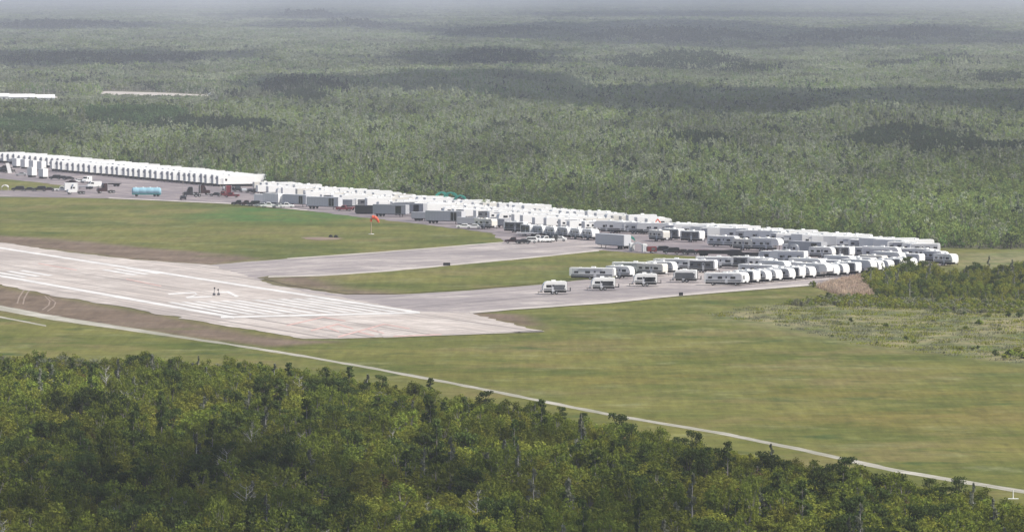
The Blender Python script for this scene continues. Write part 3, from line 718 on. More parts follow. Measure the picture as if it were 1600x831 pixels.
scatter('marsh_grass', np.stack([gx_, gy_, 0 * gx_], 1), rng.random(gx_.size) * 6, np.stack([1 + rng.random(gx_.size), .22 + .3 * rng.random(gx_.size)], 1), rng.integers(0, 2, gx_.size), .3 + .5 * rng.random(gx_.size),
        [strip_proto('tuft', lm, 1.0, 30, 80 + i) for i, lm in enumerate((L_PALE, L_OLIVE))], 'rough tussocks of pale marsh grass')

# ------------------------------------------------------------------ far forest, to the horizon
def fp(kind, h, w_, n, s_, lm): return (kind, h, w_, n, s_, lm)
FP = [clump_proto('f', [fp('bush', 5.2, 4.8, 190, .46, F_OLIVE)], 101, 0, BARK),
      clump_proto('f', [fp('bush', 4.6, 4.4, 190, .46, F_GREEN)], 102, 0, BARK),
      clump_proto('f', [fp('cypress', 6.6, 4.0, 170, .42, F_PALE)], 103, 0, BARK),
      clump_proto('f', [fp('round', 6.0, 5.0, 200, .46, F_PALE)], 104, 0, BARK),
      clump_proto('f', [fp('round', 6.6, 5.2, 200, .50, F_DARK)], 105, 0, BARKD),
      clump_proto('f', [fp('bare', 6.4, 3.0, 40, .4, F_PALE)], 106, 0, BARKP),
      clump_proto('f', [fp('round', 6.2, 5.4, 200, .50, F_TEAL)], 107, 0, BARKD),
      clump_proto('f', [fp('cypress', 6.2, 4.2, 170, .44, F_OLIVE)], 108, 0, BARK)]
CP = [clump_proto('c', [fp(kd, 5.4 + i % 3, 4.6, 42, .85, lm) for i, kd in enumerate(['bush', 'round', 'cypress', 'bush', 'cypress', 'round', 'bush', 'round', 'cypress'])], 120 + j, 6.2, BARKP)
      for j, lm in enumerate((F_OLIVE, F_PALE, F_PALE, F_GREEN, F_DARK))]
def tone_map(px, py, X, Y):
    """0..1 brightness of the canopy and a species class, from broad belts of vegetation"""
    t = .52 + (nz(X / 60, Y / 260, 4) - .5) * 1.5 + (nz2(X / 25, Y / 60, 3) - .5) * .9
    dark = np.zeros(px.shape); wob_ = (nz(px / 38, py / 9, 4) - .5)
    for cx, cy, rx, ry in ((1425, 233, 118, 11), (1580, 244, 110, 6), (1050, 64, 140, 11), (1330, 66, 110, 8), (1450, 61, 70, 7), (800, 58, 110, 6), (545, 46, 46, 4), (482, 29, 36, 4), (100, 45, 115, 5), (170, 104, 190, 8), (770, 102, 80, 7), (1180, 120, 60, 4), (1400, 108, 40, 4), (215, 197, 85, 15), (330, 208, 130, 7), (1100, 240, 60, 9), (480, 152, 70, 16), (1045, 108, 110, 10), (1440, 250, 20, 5), (1490, 100, 40, 4), (1570, 130, 60, 8)):
        dark = np.maximum(dark, sm(1.1 - ell(px, py, cx, cy, rx, ry) + wob_ * 1.5, 0, .35))
    teal = np.maximum(sm(1.1 - ell(px, py, 45, 212, 75, 16) + wob_, 0, .4) * .8, sm(1.1 - ell(px, py, 215, 198, 85, 13) + wob_, 0, .4))
    return np.clip(t, 0, 1), dark, teal
def forest_ok(px, py, X, Y):
    fe = np.interp(px, fe_x, fe_y) + (nz(X / 11, Y / 30) - .5) * 4
    ok = py < fe
    for P in ([(-400, 128), (0, 146), (70, 148), (100, 152), (95, 158.5), (0, 160), (-400, 160)], [(145, 141.5), (250, 144), (340, 148), (332, 155), (240, 154), (150, 151)], [(-300, 222), (0, 229), (32, 232), (36, 238), (0, 240), (-300, 236)], [(676, 316), (735, 322), (735, 336), (676, 330)]): ok &= ~pnin(px, py, P)
    return ok
def height_map(px, py, X, Y):
    h = 1 + .45 * (nz(X / 90, Y / 200, 3) - .5) * 2
    low = pnin(px, py, [(-300, 150), (345, 150), (345, 170), (60, 172), (-300, 172)]) | pnin(px, py, [(-300, 236), (40, 236), (60, 246), (-300, 246)])
    h = np.where(low, .38, h)
    for cx, cy, rx, ry, a in ((1400, 205, 130, 26, .55), (1330, 188, 70, 12, .3), (1050, 245, 120, 16, .35), (560, 235, 150, 18, .2), (200, 200, 120, 12, .4), (480, 150, 70, 16, .8), (700, 148, 170, 18, .5), (1060, 105, 110, 10, .9), (770, 97, 70, 8, .8), (1425, 233, 100, 10, .1), (1050, 66, 130, 9, 1.5), (1330, 68, 100, 7, 1.2), (1450, 62, 60, 6, 1.4), (800, 59, 100, 5, 1.0), (545, 47, 42, 3, 1.6), (482, 30, 30, 3, 2.2), (100, 46, 105, 4, 1.2), (170, 106, 180, 7, .7), (1180, 122, 50, 3, .9), (1480, 112, 50, 4, .9)):
        h = h + a * np.clip(1.2 - ell(px, py, cx, cy, rx, ry), 0, 1)
    return h
def fill(d0, d1, sp_at, name, protos, weights, size_fn, label, dk, tl, side=1.0):
    Ps = []; d = d0
    while d < d1:
        s_ = sp_at(d); half = d * 0.0941 * 1.12 + 25
        n_ = max(1, int(2 * half / s_)); x = -half + (np.arange(n_) + .5) * 2 * half / n_ + (rng.random(n_) - .5) * s_ * .95
        y = d + (rng.random(n_) - .5) * s_ * 1.3; Ps.append(np.stack([x, y], 1)); d += s_ * .95
    P = np.concatenate(Ps); X, Y = P[:, 0], P[:, 1]; px, py = proj(X, Y, 0 * X); ok = forest_ok(px, py, X, Y) & (Y > d0)
    X, Y, px, py = X[ok], Y[ok], px[ok], py[ok]
    t, dark, teal = tone_map(px, py, X, Y); n = X.size
    hm = height_map(px, py, X, Y); fe = np.interp(px, fe_x, fe_y) - py
    # open, thinner canopy in places
    sp = rng.random(n); wn = nz2(X / 45 + 3, Y / 160, 3)
    W = np.tile(np.array(weights, float), (n, 1)); g = sm(py, 235, 330)[:, None]
    W = W * (1 - g) + W * g * np.array([2.0, 1.6] + [.55] * (len(weights) - 2))[None, :] if name == 'middle_forest' else W
    if name == 'middle_forest': W[:, 0] *= .5 + wn * 1.2; W[:, 3] *= 2.2 - wn * 2.4; W[:, 2] *= 2.0 - wn * 2.0
    W = W.clip(0.001); W /= W.sum(1)[:, None]; c = np.cumsum(W, 1); pidx = (sp[:, None] > c).sum(1).clip(0, len(weights) - 1)
    pidx = np.where(rng.random(n) < dark * .90, dk, pidx); pidx = np.where(rng.random(n) < teal * .9, tl, pidx)
    s_ = np.array([size_fn(v) for v in Y]); sxy = s_ * (.75 + .5 * rng.random(n)); sz = hm * (.70 + .55 * rng.random(n)) * np.where(s_ > 1, 1.0, 1.0)
    t = np.clip(t + (rng.random(n) - .5) * .3, 0, 1)
    return scatter(name, np.stack([X, Y, 0 * X], 1), rng.random(n) * 6.28, np.stack([sxy, sz], 1), pidx, t, protos, label)
fill(1560, 3600, lambda d: 3.9 * max(1, d / 2500), 'middle_forest', FP, [.36, .27, .07, .12, .03, .015, .004, .13], lambda d: max(1, d / 2500), 'broad belt of olive and grey swamp forest behind the parked trailers', 4, 6)
fill(3560, 9500, lambda d: 11.5 * d / 3600, 'far_forest', CP, [.22, .34, .24, .12, .08], lambda d: d / 3600 * .95, 'hazy grey green forest in the far distance', 4, 4)
fill(9400, 46000, lambda d: 15 * d / 3600, 'distant_forest', [bpy.data.objects.new('cc', p.data) for p in CP], [.25, .33, .24, .10, .08], lambda d: d / 3600 * 1.25, 'blue hazed forest fading towards the horizon', 4, 4)

# ------------------------------------------------------------------ vehicles
def wheel(parent, x, y, r=.36, w_=.24):
    mb = MB(); mb.lathe([(0, r * .92), (.04, r), (w_ - .04, r), (w_, r * .92)], (x, y - w_ / 2, r), (0, 1, 0), 10)
    o = mb.build('wheel', M['black'], parent)
    return o
WH = {}
def wheels(parent, pts, r=.36, w_=.24, rim=True):
    """wheels share one mesh each size, hub caps are sub-parts"""
    key = (r, w_)
    if key not in WH:
        mb = MB(); mb.lathe([(-w_ / 2, r * .9), (-w_ / 2 + .04, r), (w_ / 2 - .04, r), (w_ / 2, r * .9)], (0, 0, 0), (0, 1, 0), 10)
        me = mb.mesh('wheel'); me.materials.append(M['black'])
        mb = MB(); mb.lathe([(-w_ / 2 - .012, r * .5), (w_ / 2 + .012, r * .5)], (0, 0, 0), (0, 1, 0), 8); m2 = mb.mesh('rim'); m2.materials.append(M['silver'])
        WH[key] = (me, m2)
    for x, y in pts:
        o = obj('wheel', WH[key][0], None, parent); o.location = (x, y, r)
        if rim: obj('rim', WH[key][1], None, o)
def bx(name, c, d, m, parent, rot=0):
    mb = MB(); mb.box(c, d, 0, rot); return mb.build(name, m, parent)

def travel_trailer(L, style=0, detail=2, bodym='white', sidem=None, H=3.15):
    """long axis along x, nose at +x"""
    root = empty('travel_trailer'); W = 1.25; h = L / 2; z0 = .92
    if style == 0:   # raked rounded nose
        pr = [(-h, z0 + .1), (-h, H - .25), (-h + .18, H - .04), (-h + .6, H), (h - 1.5, H), (h - .8, H - .12), (h - .32, H - .5), (h - .08, H - 1.05), (h, 1.55), (h - .06, .95), (h - .35, z0), (-h + .3, z0)]
    elif style == 1:  # square ends
        pr = [(-h, z0), (-h, H - .12), (-h + .15, H), (h - .35, H), (h - .1, H - .2), (h, H - .6), (h, z0 + .25), (h - .15, z0)]
    elif style == 2:  # fifth wheel with raised overhang
        pr = [(-h, z0), (-h, H + .2), (-h + .15, H + .35), (h - 1.2, H + .35), (h - .45, H + .1), (h - .05, H - .6), (h, 1.75), (h - .15, 1.55), (h - 2.1, 1.5), (h - 2.25, z0)]
    else:             # motor home
        pr = [(-h, z0 - .1), (-h, H - .1), (-h + .15, H), (h - .9, H), (h - .35, H - .25), (h - .1, 2.1), (h, 1.3), (h - .02, z0 - .1)]
    b = MB(); b.prism(pr, -W, W, 0, .10); b.build('body', M[bodym], root)
    if detail == 0:
        b = MB(); b.box((-.3, 0, .3), (L * .6, 2.1, .56), 0); b.build('chassis', M['under'], root)
        b = MB(); b.box((h * .2, 0, 1.9), (1.2, 2.53, .65), 0); b.build('window', M['glass'], root)
        bx('air_conditioner', (.3, 0, H + .16), (1.0, .8, .34), M['white2'], root)
        return root
    for s_ in (-1, 1):
        y = s_ * (W + .012); sty = style
        if sidem: bx('side_tone_panel', (.1 if style != 2 else -1.2, y - s_ * .004, 1.95), (L - (1.3 if style != 2 else 3.2), .03, 1.9), M[sidem], root)  # grey panel puts the side's shade into colour; the shell is white
        for (x, wd, hh) in ((h * .48 if style != 2 else h * .25, 1.3, .62), (-h * .18, 1.15, .62), (-h * .68, 1.0, .55)):
            bx('window', (x, y + s_ * .008, 1.98), (wd, .04, hh), M['glass'], root)
        if s_ < 0 or detail > 1:
            d_ = bx('door', (h * .14, y + s_ * .010, 1.58), (.68, .04, 1.85), M['lgrey'], root)
            if detail > 1: bx('door_window', (h * .14, y + s_ * .034, 2.1), (.4, .02, .45), M['glass'], d_)
        bx('trim_band', (0 if style != 2 else -1.1, s_ * (W + .014), z0 + .32), (L * .90 if style != 2 else L - 2.8, .03, .30), M['dgrey'], root)
    xs = (-.45, .5) if style != 3 else (-h * .55, h * .62)
    if style == 2: xs = (-1.7, -.75)
    wheels(root, [(x, s_ * (W - .16)) for x in xs for s_ in (-1, 1)], .38)
    b = MB(); b.box((-.2 if style != 2 else -1.1, 0, .64), (L * .88 if style != 2 else L * .7, 2.3, .54)); b.build('chassis', M['under'], root)  # chassis made black and large, so it also paints the shade underneath
    a = bx('air_conditioner', (.2, 0, H + .17 + (.35 if style == 2 else 0)), (1.05, .8, .32), M['white2'], root)
    bx('roof_vent', (-h * .55, .2, H + .08 + (.35 if style == 2 else 0)), (.5, .5, .16), M['cream'], root)
    if style in (0, 1):
        b = MB(); b.tube((h - .1, -.7, .5), (h + 1.1, 0, .5), .06); b.tube((h - .1, .7, .5), (h + 1.1, 0, .5), .06); b.tube((h + .95, 0, .5), (h + .95, 0, .02), .05); b.build('hitch', M['under'], root)
        b = MB()
        for s_ in (-1, 1): b.lathe([(0, .13), (.06, .17), (.42, .17), (.5, .08)], (h + .25, s_ * .2, .56), (0, 0, 1), 8)
        b.build('gas_bottle', M['white2'], root)
        bx('nose_window', (h - .16, 0, 2.05) if style == 1 else (h - .12, 0, 1.72), (.26, 1.4, .5) if style == 1 else (.2, 1.5, .4), M['glass'], root) if style == 1 else None
    if style == 2:
        b = MB()
        for s_ in (-1, 1): b.tube((h - 1.4, s_ * .8, 1.55), (h - 1.4, s_ * .8, 0), .06)
        b.build('landing_leg', M['under'], root)
    if style == 3: bx('windscreen', (h - .12, 0, 2.0), (.24, 2.1, .95), M['glass'], root)
    b = MB(); b.tube((-h * .55, -W - .1, H - .22), (h * .5, -W - .1, H - .22), .085, n=8); b.build('awning_roll', M['lgrey'], root)
    return root

def box_trailer(L, H=4.0, door=False, ribs=False, m='white2', name='box_trailer', wh=True, W=1.3, z0=.95):
    root = empty(name); h = L / 2
    b = MB(); b.prism([(-h, z0), (-h, H), (h, H), (h, z0)], -W, W, 0, .04)
    if ribs:
        for i in range(int(L / 1.1)):
            for s_ in (-1, 1): b.box((-h + .7 + i * 1.1, s_ * (W + .02), (z0 + H) / 2), (.12, .06, H - z0 - .3), 0)
    b.build('body', M[m], root)
    if door:
        for s_ in (-1, 1): bx('dark_doorway_panel', (h * .55, s_ * (W + .01), z0 + (H - z0) * .45), (L * .17, .05, (H - z0) * .82), M['glass'], root)  # dark slab paints the shade of an opening; no interior is cut
    if name == 'housing_trailer':
        bx('door', (-h + 1.7, -W - .012, z0 + 1.2), (.9, .04, 2.0), M['lgrey'], root); bx('window', (-h + 3.2, -W - .012, z0 + 1.7), (.8, .04, .8), M['glass'], root)
        bx('air_conditioner', (-h - .2, .6, z0 + 2.3), (.4, .9, .8), M['grey'], root)
    bx('rear_door', (-h - .012, 0, (z0 + H) / 2), (.04, 2.3, H - z0 - .3), M['lgrey'], root)
    b = MB(); b.box((0, 0, z0 - .1), (L * .96, 1.6, .2)); b.build('chassis', M['under'], root)
    if wh:
        wheels(root, [(x, s_ * 1.05) for x in (-h + 1.6, -h + 2.9) for s_ in (-1, 1)], .5, .3, False)
        b = MB()
        for s_ in (-1, 1): b.tube((h - 2.4, s_ * .8, z0 - .1), (h - 2.4, s_ * .8, .0), .09); b.box((h - 2.4, s_ * .8, .04), (.35, .35, .08))
        b.build('landing_leg', M['under'], root)
    else: bx('skid_base', (0, 0, (z0 - .2) / 2), (L * .9, 2.0, z0 - .2), M['under'], root)
    return root

def car(name, kind, m):
    root = empty(name); W = .95
    if kind == 'pickup':
        L = 5.6; pr = [(-2.8, .5), (-2.8, 1.08), (-.75, 1.1), (-.6, 1.78), (-.3, 1.86), (.7, 1.84), (1.35, 1.2), (2.55, 1.08), (2.8, .85), (2.78, .45), (-2.6, .42)]
        gl = [(-.5, 1.2), (-.42, 1.72), (.62, 1.72), (1.1, 1.22)]; ws = ((1.02, 0, 1.52), (.06, 1.5, .62), -.8)
    elif kind == 'suv':
        pr = [(-2.4, .5), (-2.45, 1.1), (-2.2, 1.75), (-1.8, 1.84), (.5, 1.82), (1.15, 1.2), (2.2, 1.05), (2.4, .8), (2.38, .42), (-2.3, .42)]
        gl = [(-2.1, 1.18), (-1.9, 1.68), (.42, 1.68), (.9, 1.2)]; ws = ((.82, 0, 1.5), (.06, 1.5, .62), -.8)
    elif kind == 'car':
        pr = [(-2.3, .45), (-2.3, .92), (-1.7, 1.0), (-1.1, 1.42), (.3, 1.45), (1.0, .98), (2.1, .85), (2.3, .65), (2.28, .38), (-2.2, .38)]
        gl = [(-1.5, 1.0), (-1.0, 1.36), (.25, 1.36), (.8, 1.0)]; ws = ((.65, 0, 1.22), (.05, 1.4, .5), -.9)
    else:   # van
        pr = [(-2.8, .5), (-2.8, 2.3), (-2.6, 2.45), (1.3, 2.42), (2.0, 1.5), (2.75, 1.2), (2.85, .7), (2.8, .42), (-2.7, .42)]
        gl = [(.3, 1.45), (.35, 2.1), (1.3, 2.1), (1.75, 1.5)]; ws = ((1.68, 0, 1.95), (.05, 1.6, .7), -.6)
    b = MB(); b.prism(pr, -W, W, 0, .09); b.build('body', M[m], root)
    for s_ in (-1, 1):
        b = MB(); b.prism(gl, s_ * (W + .004) - .02, s_ * (W + .004) + .02); b.build('side_window', M['glass'], root)
    b = MB(); c = ws[0]; d = ws[1]; x0 = c[0]; dz = d[2] / 2; k = .30
    b.add([(x0 + k + .03, -d[1] / 2, c[2] - dz), (x0 + k + .03, d[1] / 2, c[2] - dz), (x0 - k + .03, d[1] / 2, c[2] + dz), (x0 - k + .03, -d[1] / 2, c[2] + dz),
           (x0 + k - .03, -d[1] / 2, c[2] - dz - .03), (x0 + k - .03, d[1] / 2, c[2] - dz - .03), (x0 - k - .03, d[1] / 2, c[2] + dz - .03), (x0 - k - .03, -d[1] / 2, c[2] + dz - .03)],
          [(0, 1, 2, 3), (4, 7, 6, 5), (0, 4, 5, 1), (1, 5, 6, 2), (2, 6, 7, 3), (3, 7, 4, 0)]); b.build('windscreen', M['glass'], root)
    if kind == 'pickup':
        bx('cargo_bed', (-1.75, 0, 1.095), (1.8, 1.5, .03), M['black'], root)
    wheels(root, [(x, s_ * (W - .1)) for x in (-1.55 if kind != 'pickup' else -1.7, 1.5 if kind != 'pickup' else 1.8) for s_ in (-1, 1)], .37, .24)
    return root

def semi_tractor(m):
    root = empty('truck_tractor')
    b = MB(); b.prism([(-.4, .9), (-.4, 3.4), (-.1, 3.7), (1.0, 3.6), (1.5, 2.6), (1.6, 1.9), (3.0, 1.75), (3.2, 1.4), (3.2, .7), (-.2, .7)], -1.15, 1.15, 0, .08); b.build('cab', M[m], root)
    for s_ in (-1, 1): bx('side_window', (.9, s_ * 1.165, 2.4), (.7, .03, .6), M['glass'], root)
    bx('windscreen', (1.56, 0, 2.35), (.12, 1.9, .7), M['glass'], root)
    b = MB(); b.box((-1.8, 0, .85), (3.4, .9, .25)); b.box((-2.2, 0, 1.05), (1.0, .9, .15)); b.build('chassis', M['under'], root)
    for s_ in (-1, 1):
        b = MB(); b.tube((-.55, s_ * 1.0, .9), (-.55, s_ * 1.0, 3.9), .08); b.build('exhaust_stack', M['silver'], root)
    wheels(root, [(x, s_ * .95) for x in (-2.9, -1.6, 2.3) for s_ in (-1, 1)], .5, .32)
    return root

def flatbed(L, m='under', name='flatbed_trailer', load=None):
    root = empty(name); h = L / 2
    b = MB(); b.box((0, 0, 1.05), (L, 2.5, .22)); b.box((0, 1.0, .85), (L * .9, .15, .25)); b.box((0, -1.0, .85), (L * .9, .15, .25)); b.build('deck', M[m], root)
    wheels(root, [(x, s_ * 1.0) for x in (-h + 1.2, -h + 2.4) for s_ in (-1, 1)], .48, .3, False)
    b = MB()
    for s_ in (-1, 1): b.tube((h - 2, s_ * .8, .9), (h - 2, s_ * .8, 0), .08)
    b.build('landing_leg', M['under'], root)
    if load: bx('side_board', (0, -1.27, 1.35), (L * .98, .06, .8), M[load], root); bx('side_board', (0, 1.27, 1.35), (L * .98, .06, .8), M[load], root); bx('front_board', (h, 0, 1.35), (.06, 2.5, .8), M[load], root)
    return root

def place(root, x, y, hdg, label, cat, group=None, sc=None, first=False):
    p = G(x, y); z = Z4 + .035
    o = root if first else dup(root, (0, 0, 0), 0)
    o.location = (p.x, p.y, z); o.rotation_euler = (0, 0, R(hdg))
    if sc: o.scale = sc
    tag(o, label, cat, group); o['label'] = label; o['category'] = cat
    if group: o['group'] = group
    return o
class Kind:
    """a prototype that is itself used at its first place, copied after that"""
    def __init__(s, make): s.make = make; s.root = None
    def put(s, *a, **k):
        if s.root is None: s.root = s.make(); return place(s.root, *a, first=True, **k)
        return place(s.root, *a, **k)
K = {
 'tt0': Kind(lambda: travel_trailer(8.2, 0)), 'tt0g': Kind(lambda: travel_trailer(8.6, 0, 2, 'white', 'grey')), 'tt1': Kind(lambda: travel_trailer(8.4, 1, 2, 'cream')),
 'tt1d': Kind(lambda: travel_trailer(8.8, 1, 2, 'white', 'dgrey')), 'tts': Kind(lambda: travel_trailer(6.0, 0, 2, 'white')), 'fw': Kind(lambda: travel_trailer(10.8, 2)),
 'fwg': Kind(lambda: travel_trailer(11.0, 2, 2, 'white', 'lgrey')), 'mh': Kind(lambda: travel_trailer(10.2, 3, 2, 'white', 'lgrey')), 'ttl': Kind(lambda: travel_trailer(11.0, 1, 2, 'white', 'lgrey')),
 'f0': Kind(lambda: travel_trailer(8.4, 0, 0)), 'f1': Kind(lambda: travel_trailer(9.0, 1, 0)), 'f2': Kind(lambda: travel_trailer(10.5, 2, 0)), 'f3': Kind(lambda: travel_trailer(8.6, 1, 0, 'cream')),
 'f4': Kind(lambda: travel_trailer(9.6, 1, 0, 'white', H=3.5)),
 'dorm': Kind(lambda: box_trailer(15, 4.1, name='housing_trailer', wh=False, z0=.85)), 'box': Kind(lambda: box_trailer(12, 4.0)), 'boxr': Kind(lambda: box_trailer(8, 3.9, ribs=True, name='box_trailer', wh=False, z0=.7)),
 'sbox': Kind(lambda: box_trailer(3.0, 3.9, name='box_trailer', wh=False, z0=.7, m='white2')),
 'semi': Kind(lambda: box_trailer(14.5, 4.1, m='lgrey')), 'semid': Kind(lambda: box_trailer(13.5, 4.1, door=True, ribs=True, m='lgrey')), 'semig': Kind(lambda: box_trailer(12.5, 4.0, door=True, m='grey')),
 'dbox': Kind(lambda: box_trailer(6.2, 2.8, m='dark', name='cargo_container', wh=False, z0=.35)), 'gbox': Kind(lambda: box_trailer(7.0, 2.8, m='grey', z0=.8)),
 'wbox': Kind(lambda: box_trailer(5.0, 3.2, m='white2', name='office_container', wh=False, z0=.4)),
 'pw': Kind(lambda: car('pickup_truck', 'pickup', 'white')), 'pm': Kind(lambda: car('pickup_truck', 'pickup', 'maroon')), 'pd': Kind(lambda: car('pickup_truck', 'pickup', 'dark')), 'pr': Kind(lambda: car('pickup_truck', 'pickup', 'red')),
 'sw': Kind(lambda: car('parked_car', 'suv', 'white')), 'sd': Kind(lambda: car('parked_car', 'suv', 'dark')), 'cw': Kind(lambda: car('parked_car', 'car', 'white')), 'cd': Kind(lambda: car('parked_car', 'car', 'dark')),
 'cs': Kind(lambda: car('parked_car', 'car', 'silver')), 'cm': Kind(lambda: car('parked_car', 'car', 'maroon')), 'vw': Kind(lambda: car('van', 'van', 'white')),
 'tw': Kind(lambda: semi_tractor('white')), 'tm': Kind(lambda: semi_tractor('maroon')), 'td': Kind(lambda: semi_tractor('dark')), 'tr': Kind(lambda: semi_tractor('red')),
 'fb': Kind(lambda: flatbed(13)), 'fbd': Kind(lambda: flatbed(12.5, 'dark', load='dark')), 'fbr': Kind(lambda: flatbed(7, 'red')), 'fbs': Kind(lambda: flatbed(7.5, 'lgrey')),
}
rr = random.Random(5)
# far rows of long white housing trailers (pixels are where they stand on the apron)
for i in range(31):
    f = i / 30.0
    K['dorm'].put(80 + f * 262 + 26 + rr.uniform(-1.1, 1.1), 268.5 + f * 24.2 - 1.2, 23.3, 'long white housing trailer, %s from left in the front row by the open apron' % ordn(i + 1), 'trailer', 'front row of white housing trailers', sc=(1, rr.uniform(.96, 1.04), rr.uniform(.95, 1.05)))
for i in range(44):
    f = i / 45.0
    K['dorm'].put(-12 + f * 392 + 24, 253.0 + f * 39.0 + (0.5 if i % 2 else 0), 23.3, 'long white housing trailer, %s from left in the rear row under the wood edge' % ordn(i + 1), 'trailer', 'rear row of white housing trailers', sc=(1, 1, rr.uniform(.98, 1.06)))
# rows of campers along the wood, from the middle to the lot at the right
def row(x0, y0, x1, y1, n, hdg, kinds, words, cat='trailer', jit=3.0, jx=1.2, jy=.25):
    grp = 'campers ' + words
    for i in range(n):
        f = i / (n - 1.0); k = kinds[rr.randrange(len(kinds))]
        K[k].put(x0 + (x1 - x0) * f + rr.uniform(-jx, jx), y0 + (y1 - y0) * f + rr.uniform(-jy, jy), hdg + rr.uniform(-jit, jit) + (180 if rr.random() < .25 else 0),
                 '%s, %s from left %s' % (NAMES[k], ordn(i + 1), words), cat, grp, sc=(rr.uniform(.86, 1.12), 1, rr.uniform(.93, 1.08)))
NAMES = dict(tt0='white camper with rounded nose', tt0g='rounded camper with shade-grey sides', tt1='cream square camper', tt1d='white camper with shade-dark sides', tts='small white camper', fw='white camper with front overhang',
             fwg='tall camper with shade-grey sides', mh='white motor home with shade-grey sides', ttl='very long pale camper', f0='white rounded camper', f1='white square camper', f2='tall white camper with front overhang', f3='cream camper', f4='high square white camper')
FAR = ['f0', 'f1', 'f2', 'f4', 'f1', 'f3']
row(412, 297.8, 1030, 357.0, 46, 20, FAR, 'in the rearmost row along the wood')
row(420, 303.5, 935, 356.5, 36, 20, FAR, 'in the second row from the wood')
row(500, 316.5, 930, 363, 24, 20, ['tt0', 'f1', 'f4', 'tt1d', 'f2'], 'in the third row from the wood', jx=2.5)
row(952, 364.5, 1022, 366, 5, -22, ['fw', 'ttl', 'fwg'], 'above the lone grey semi trailer')
row(1058, 364, 1430, 393.5, 22, 16, ['f1', 'f4', 'f2', 'f0', 'f4'], 'in the right lot rear row')
row(1062, 369, 1445, 399, 22, -22, ['fw', 'f2', 'f1', 'tt0', 'tt0g', 'fwg', 'f4'], 'in the right lot second row', jx=4, jit=22)
for i, (x, y, k, h) in enumerate(((1030, 377, 'tt1', -60), (1052, 375, 'tt1d', -50), (1082, 378.5, 'tt1d', -42), (1131, 386, 'mh', -36), (1164, 391, 'tt1', -50), (1198, 392.5, 'fwg', -42), (1240, 399, 'tt0', -55), (1262, 400, 'semig', -45),
                                  (1285, 404, 'tt0', -30), (1315, 404, 'tt1d', -42), (1350, 403, 'ttl', -25), (1378, 407, 'fwg', -25), (1408, 405, 'ttl', -20))):
    nm = NAMES.get(k, 'grey box trailer with open side')
    K[k].put(x, y, h, '%s, %s from left in the right lot front line' % (nm, ordn(i + 1)), 'trailer', 'front line of the right lot')
for i, (x, y, k) in enumerate(((1447, 407, 'tt0'), (1462, 411, 'tt0g'), (1478, 415, 'tt0'))):
    K[k].put(x, y, -50, ('white camper half hidden by bushes at the tail of the lot', 'camper with shade-grey sides between two white ones at the tail of the lot', 'white camper standing last at the right tip of the lot')[i], 'trailer', 'tail of the right lot')
# campers on the island side of the lower taxiway
for i, (x, y, k, h) in enumerate(((926, 437, 'ttl', -12), (969, 435, 'tt0', -30), (992, 428, 'ttl', -12), (1019, 431, 'tt1', -35), (1034, 428, 'tt0g', -30), (1056, 422.5, 'ttl', -14), (1098, 426, 'tt1d', -20), (1122, 419, 'ttl', -12), (1166, 420.5, 'tt1d', -20), (1190, 422, 'tt0', -30), (1213, 411, 'mh', 150), (1232, 413.5, 'fwg', 150))):
    K[k].put(x, y, h, '%s, %s from left by the grass island' % (NAMES[k], ordn(i + 1)), 'trailer', 'campers beside the grass island')
for i in range(17):
    f = i / 16.0; k = ['mh', 'tt0', 'tt1d', 'tt0', 'tt0', 'tt0g', 'tt1d', 'tt0', 'fwg', 'tt0g', 'tt0', 'tt1d', 'fwg', 'tt0g', 'tt0', 'tt1d', 'tt0g'][i]
    K[k].put(1132 + f * 280, 446.3 - f * 24.5, -14 if i == 0 else -46 + rr.uniform(-4, 4), '%s, %s from left in the nearest camper line' % (NAMES[k], ordn(i + 1)), 'trailer', 'nearest line of campers')
for i in range(10):
    f = i / 9.0; k = ['ttl', 'fw', 'tt0', 'fwg', 'ttl', 'fw', 'ttl', 'tt1', 'fw', 'ttl'][i]
    K[k].put(1185 + f * 230, 432.0 - f * 18.5, -42 + rr.uniform(-5, 5), '%s, %s from left in the line behind the nearest campers' % (NAMES[k], ordn(i + 1)), 'trailer', 'line behind the nearest campers')
# four campers by themselves on the taxiway
def lone(i):
    o = K['tts'].put(*[(866, 460, 186), (942, 454, 184), (1008, 447.5, 182), (1071, 441.5, 172)][i],
        ['small white camper standing leftmost and alone on the lower taxiway', 'small white camper alone on the taxiway before the long grey one', 'small white camper with ladder before the island campers', 'grey sided small camper nearest to the front line of campers'][i], 'trailer', 'four campers apart on the taxiway')
    b = MB()
    for s_ in (-.45, .45): b.tube((-3.12, s_, .6), (-3.12, s_, 3.3), .05, n=4)
    for z in (1.0, 1.5, 2.0, 2.5, 3.0): b.tube((-3.12, -.45, z), (-3.12, .45, z), .04, n=4)
    b.build('ladder', M['dgrey'], o)
    bx('open_awning_panel', (-1.1, 1.33, 1.75), (2.6, .06, 1.1), M['dgrey'], o)
    if i == 3: bx('end_panel', (3.02, 0, 1.6), (.06, 2.3, 1.6), M['grey'], o); bx('side_tone_panel', (.2, 1.29, 1.75), (4.6, .05, 1.5), M['dgrey'], o)
    b = MB(); b.box((-3.6, 0, .75), (.9, 1.9, .10)); b.box((-4.0, 0, 1.15), (.08, 1.9, .8)); b.build('rear_rack', M['dgrey'], o)
for i in range(4): lone(i)
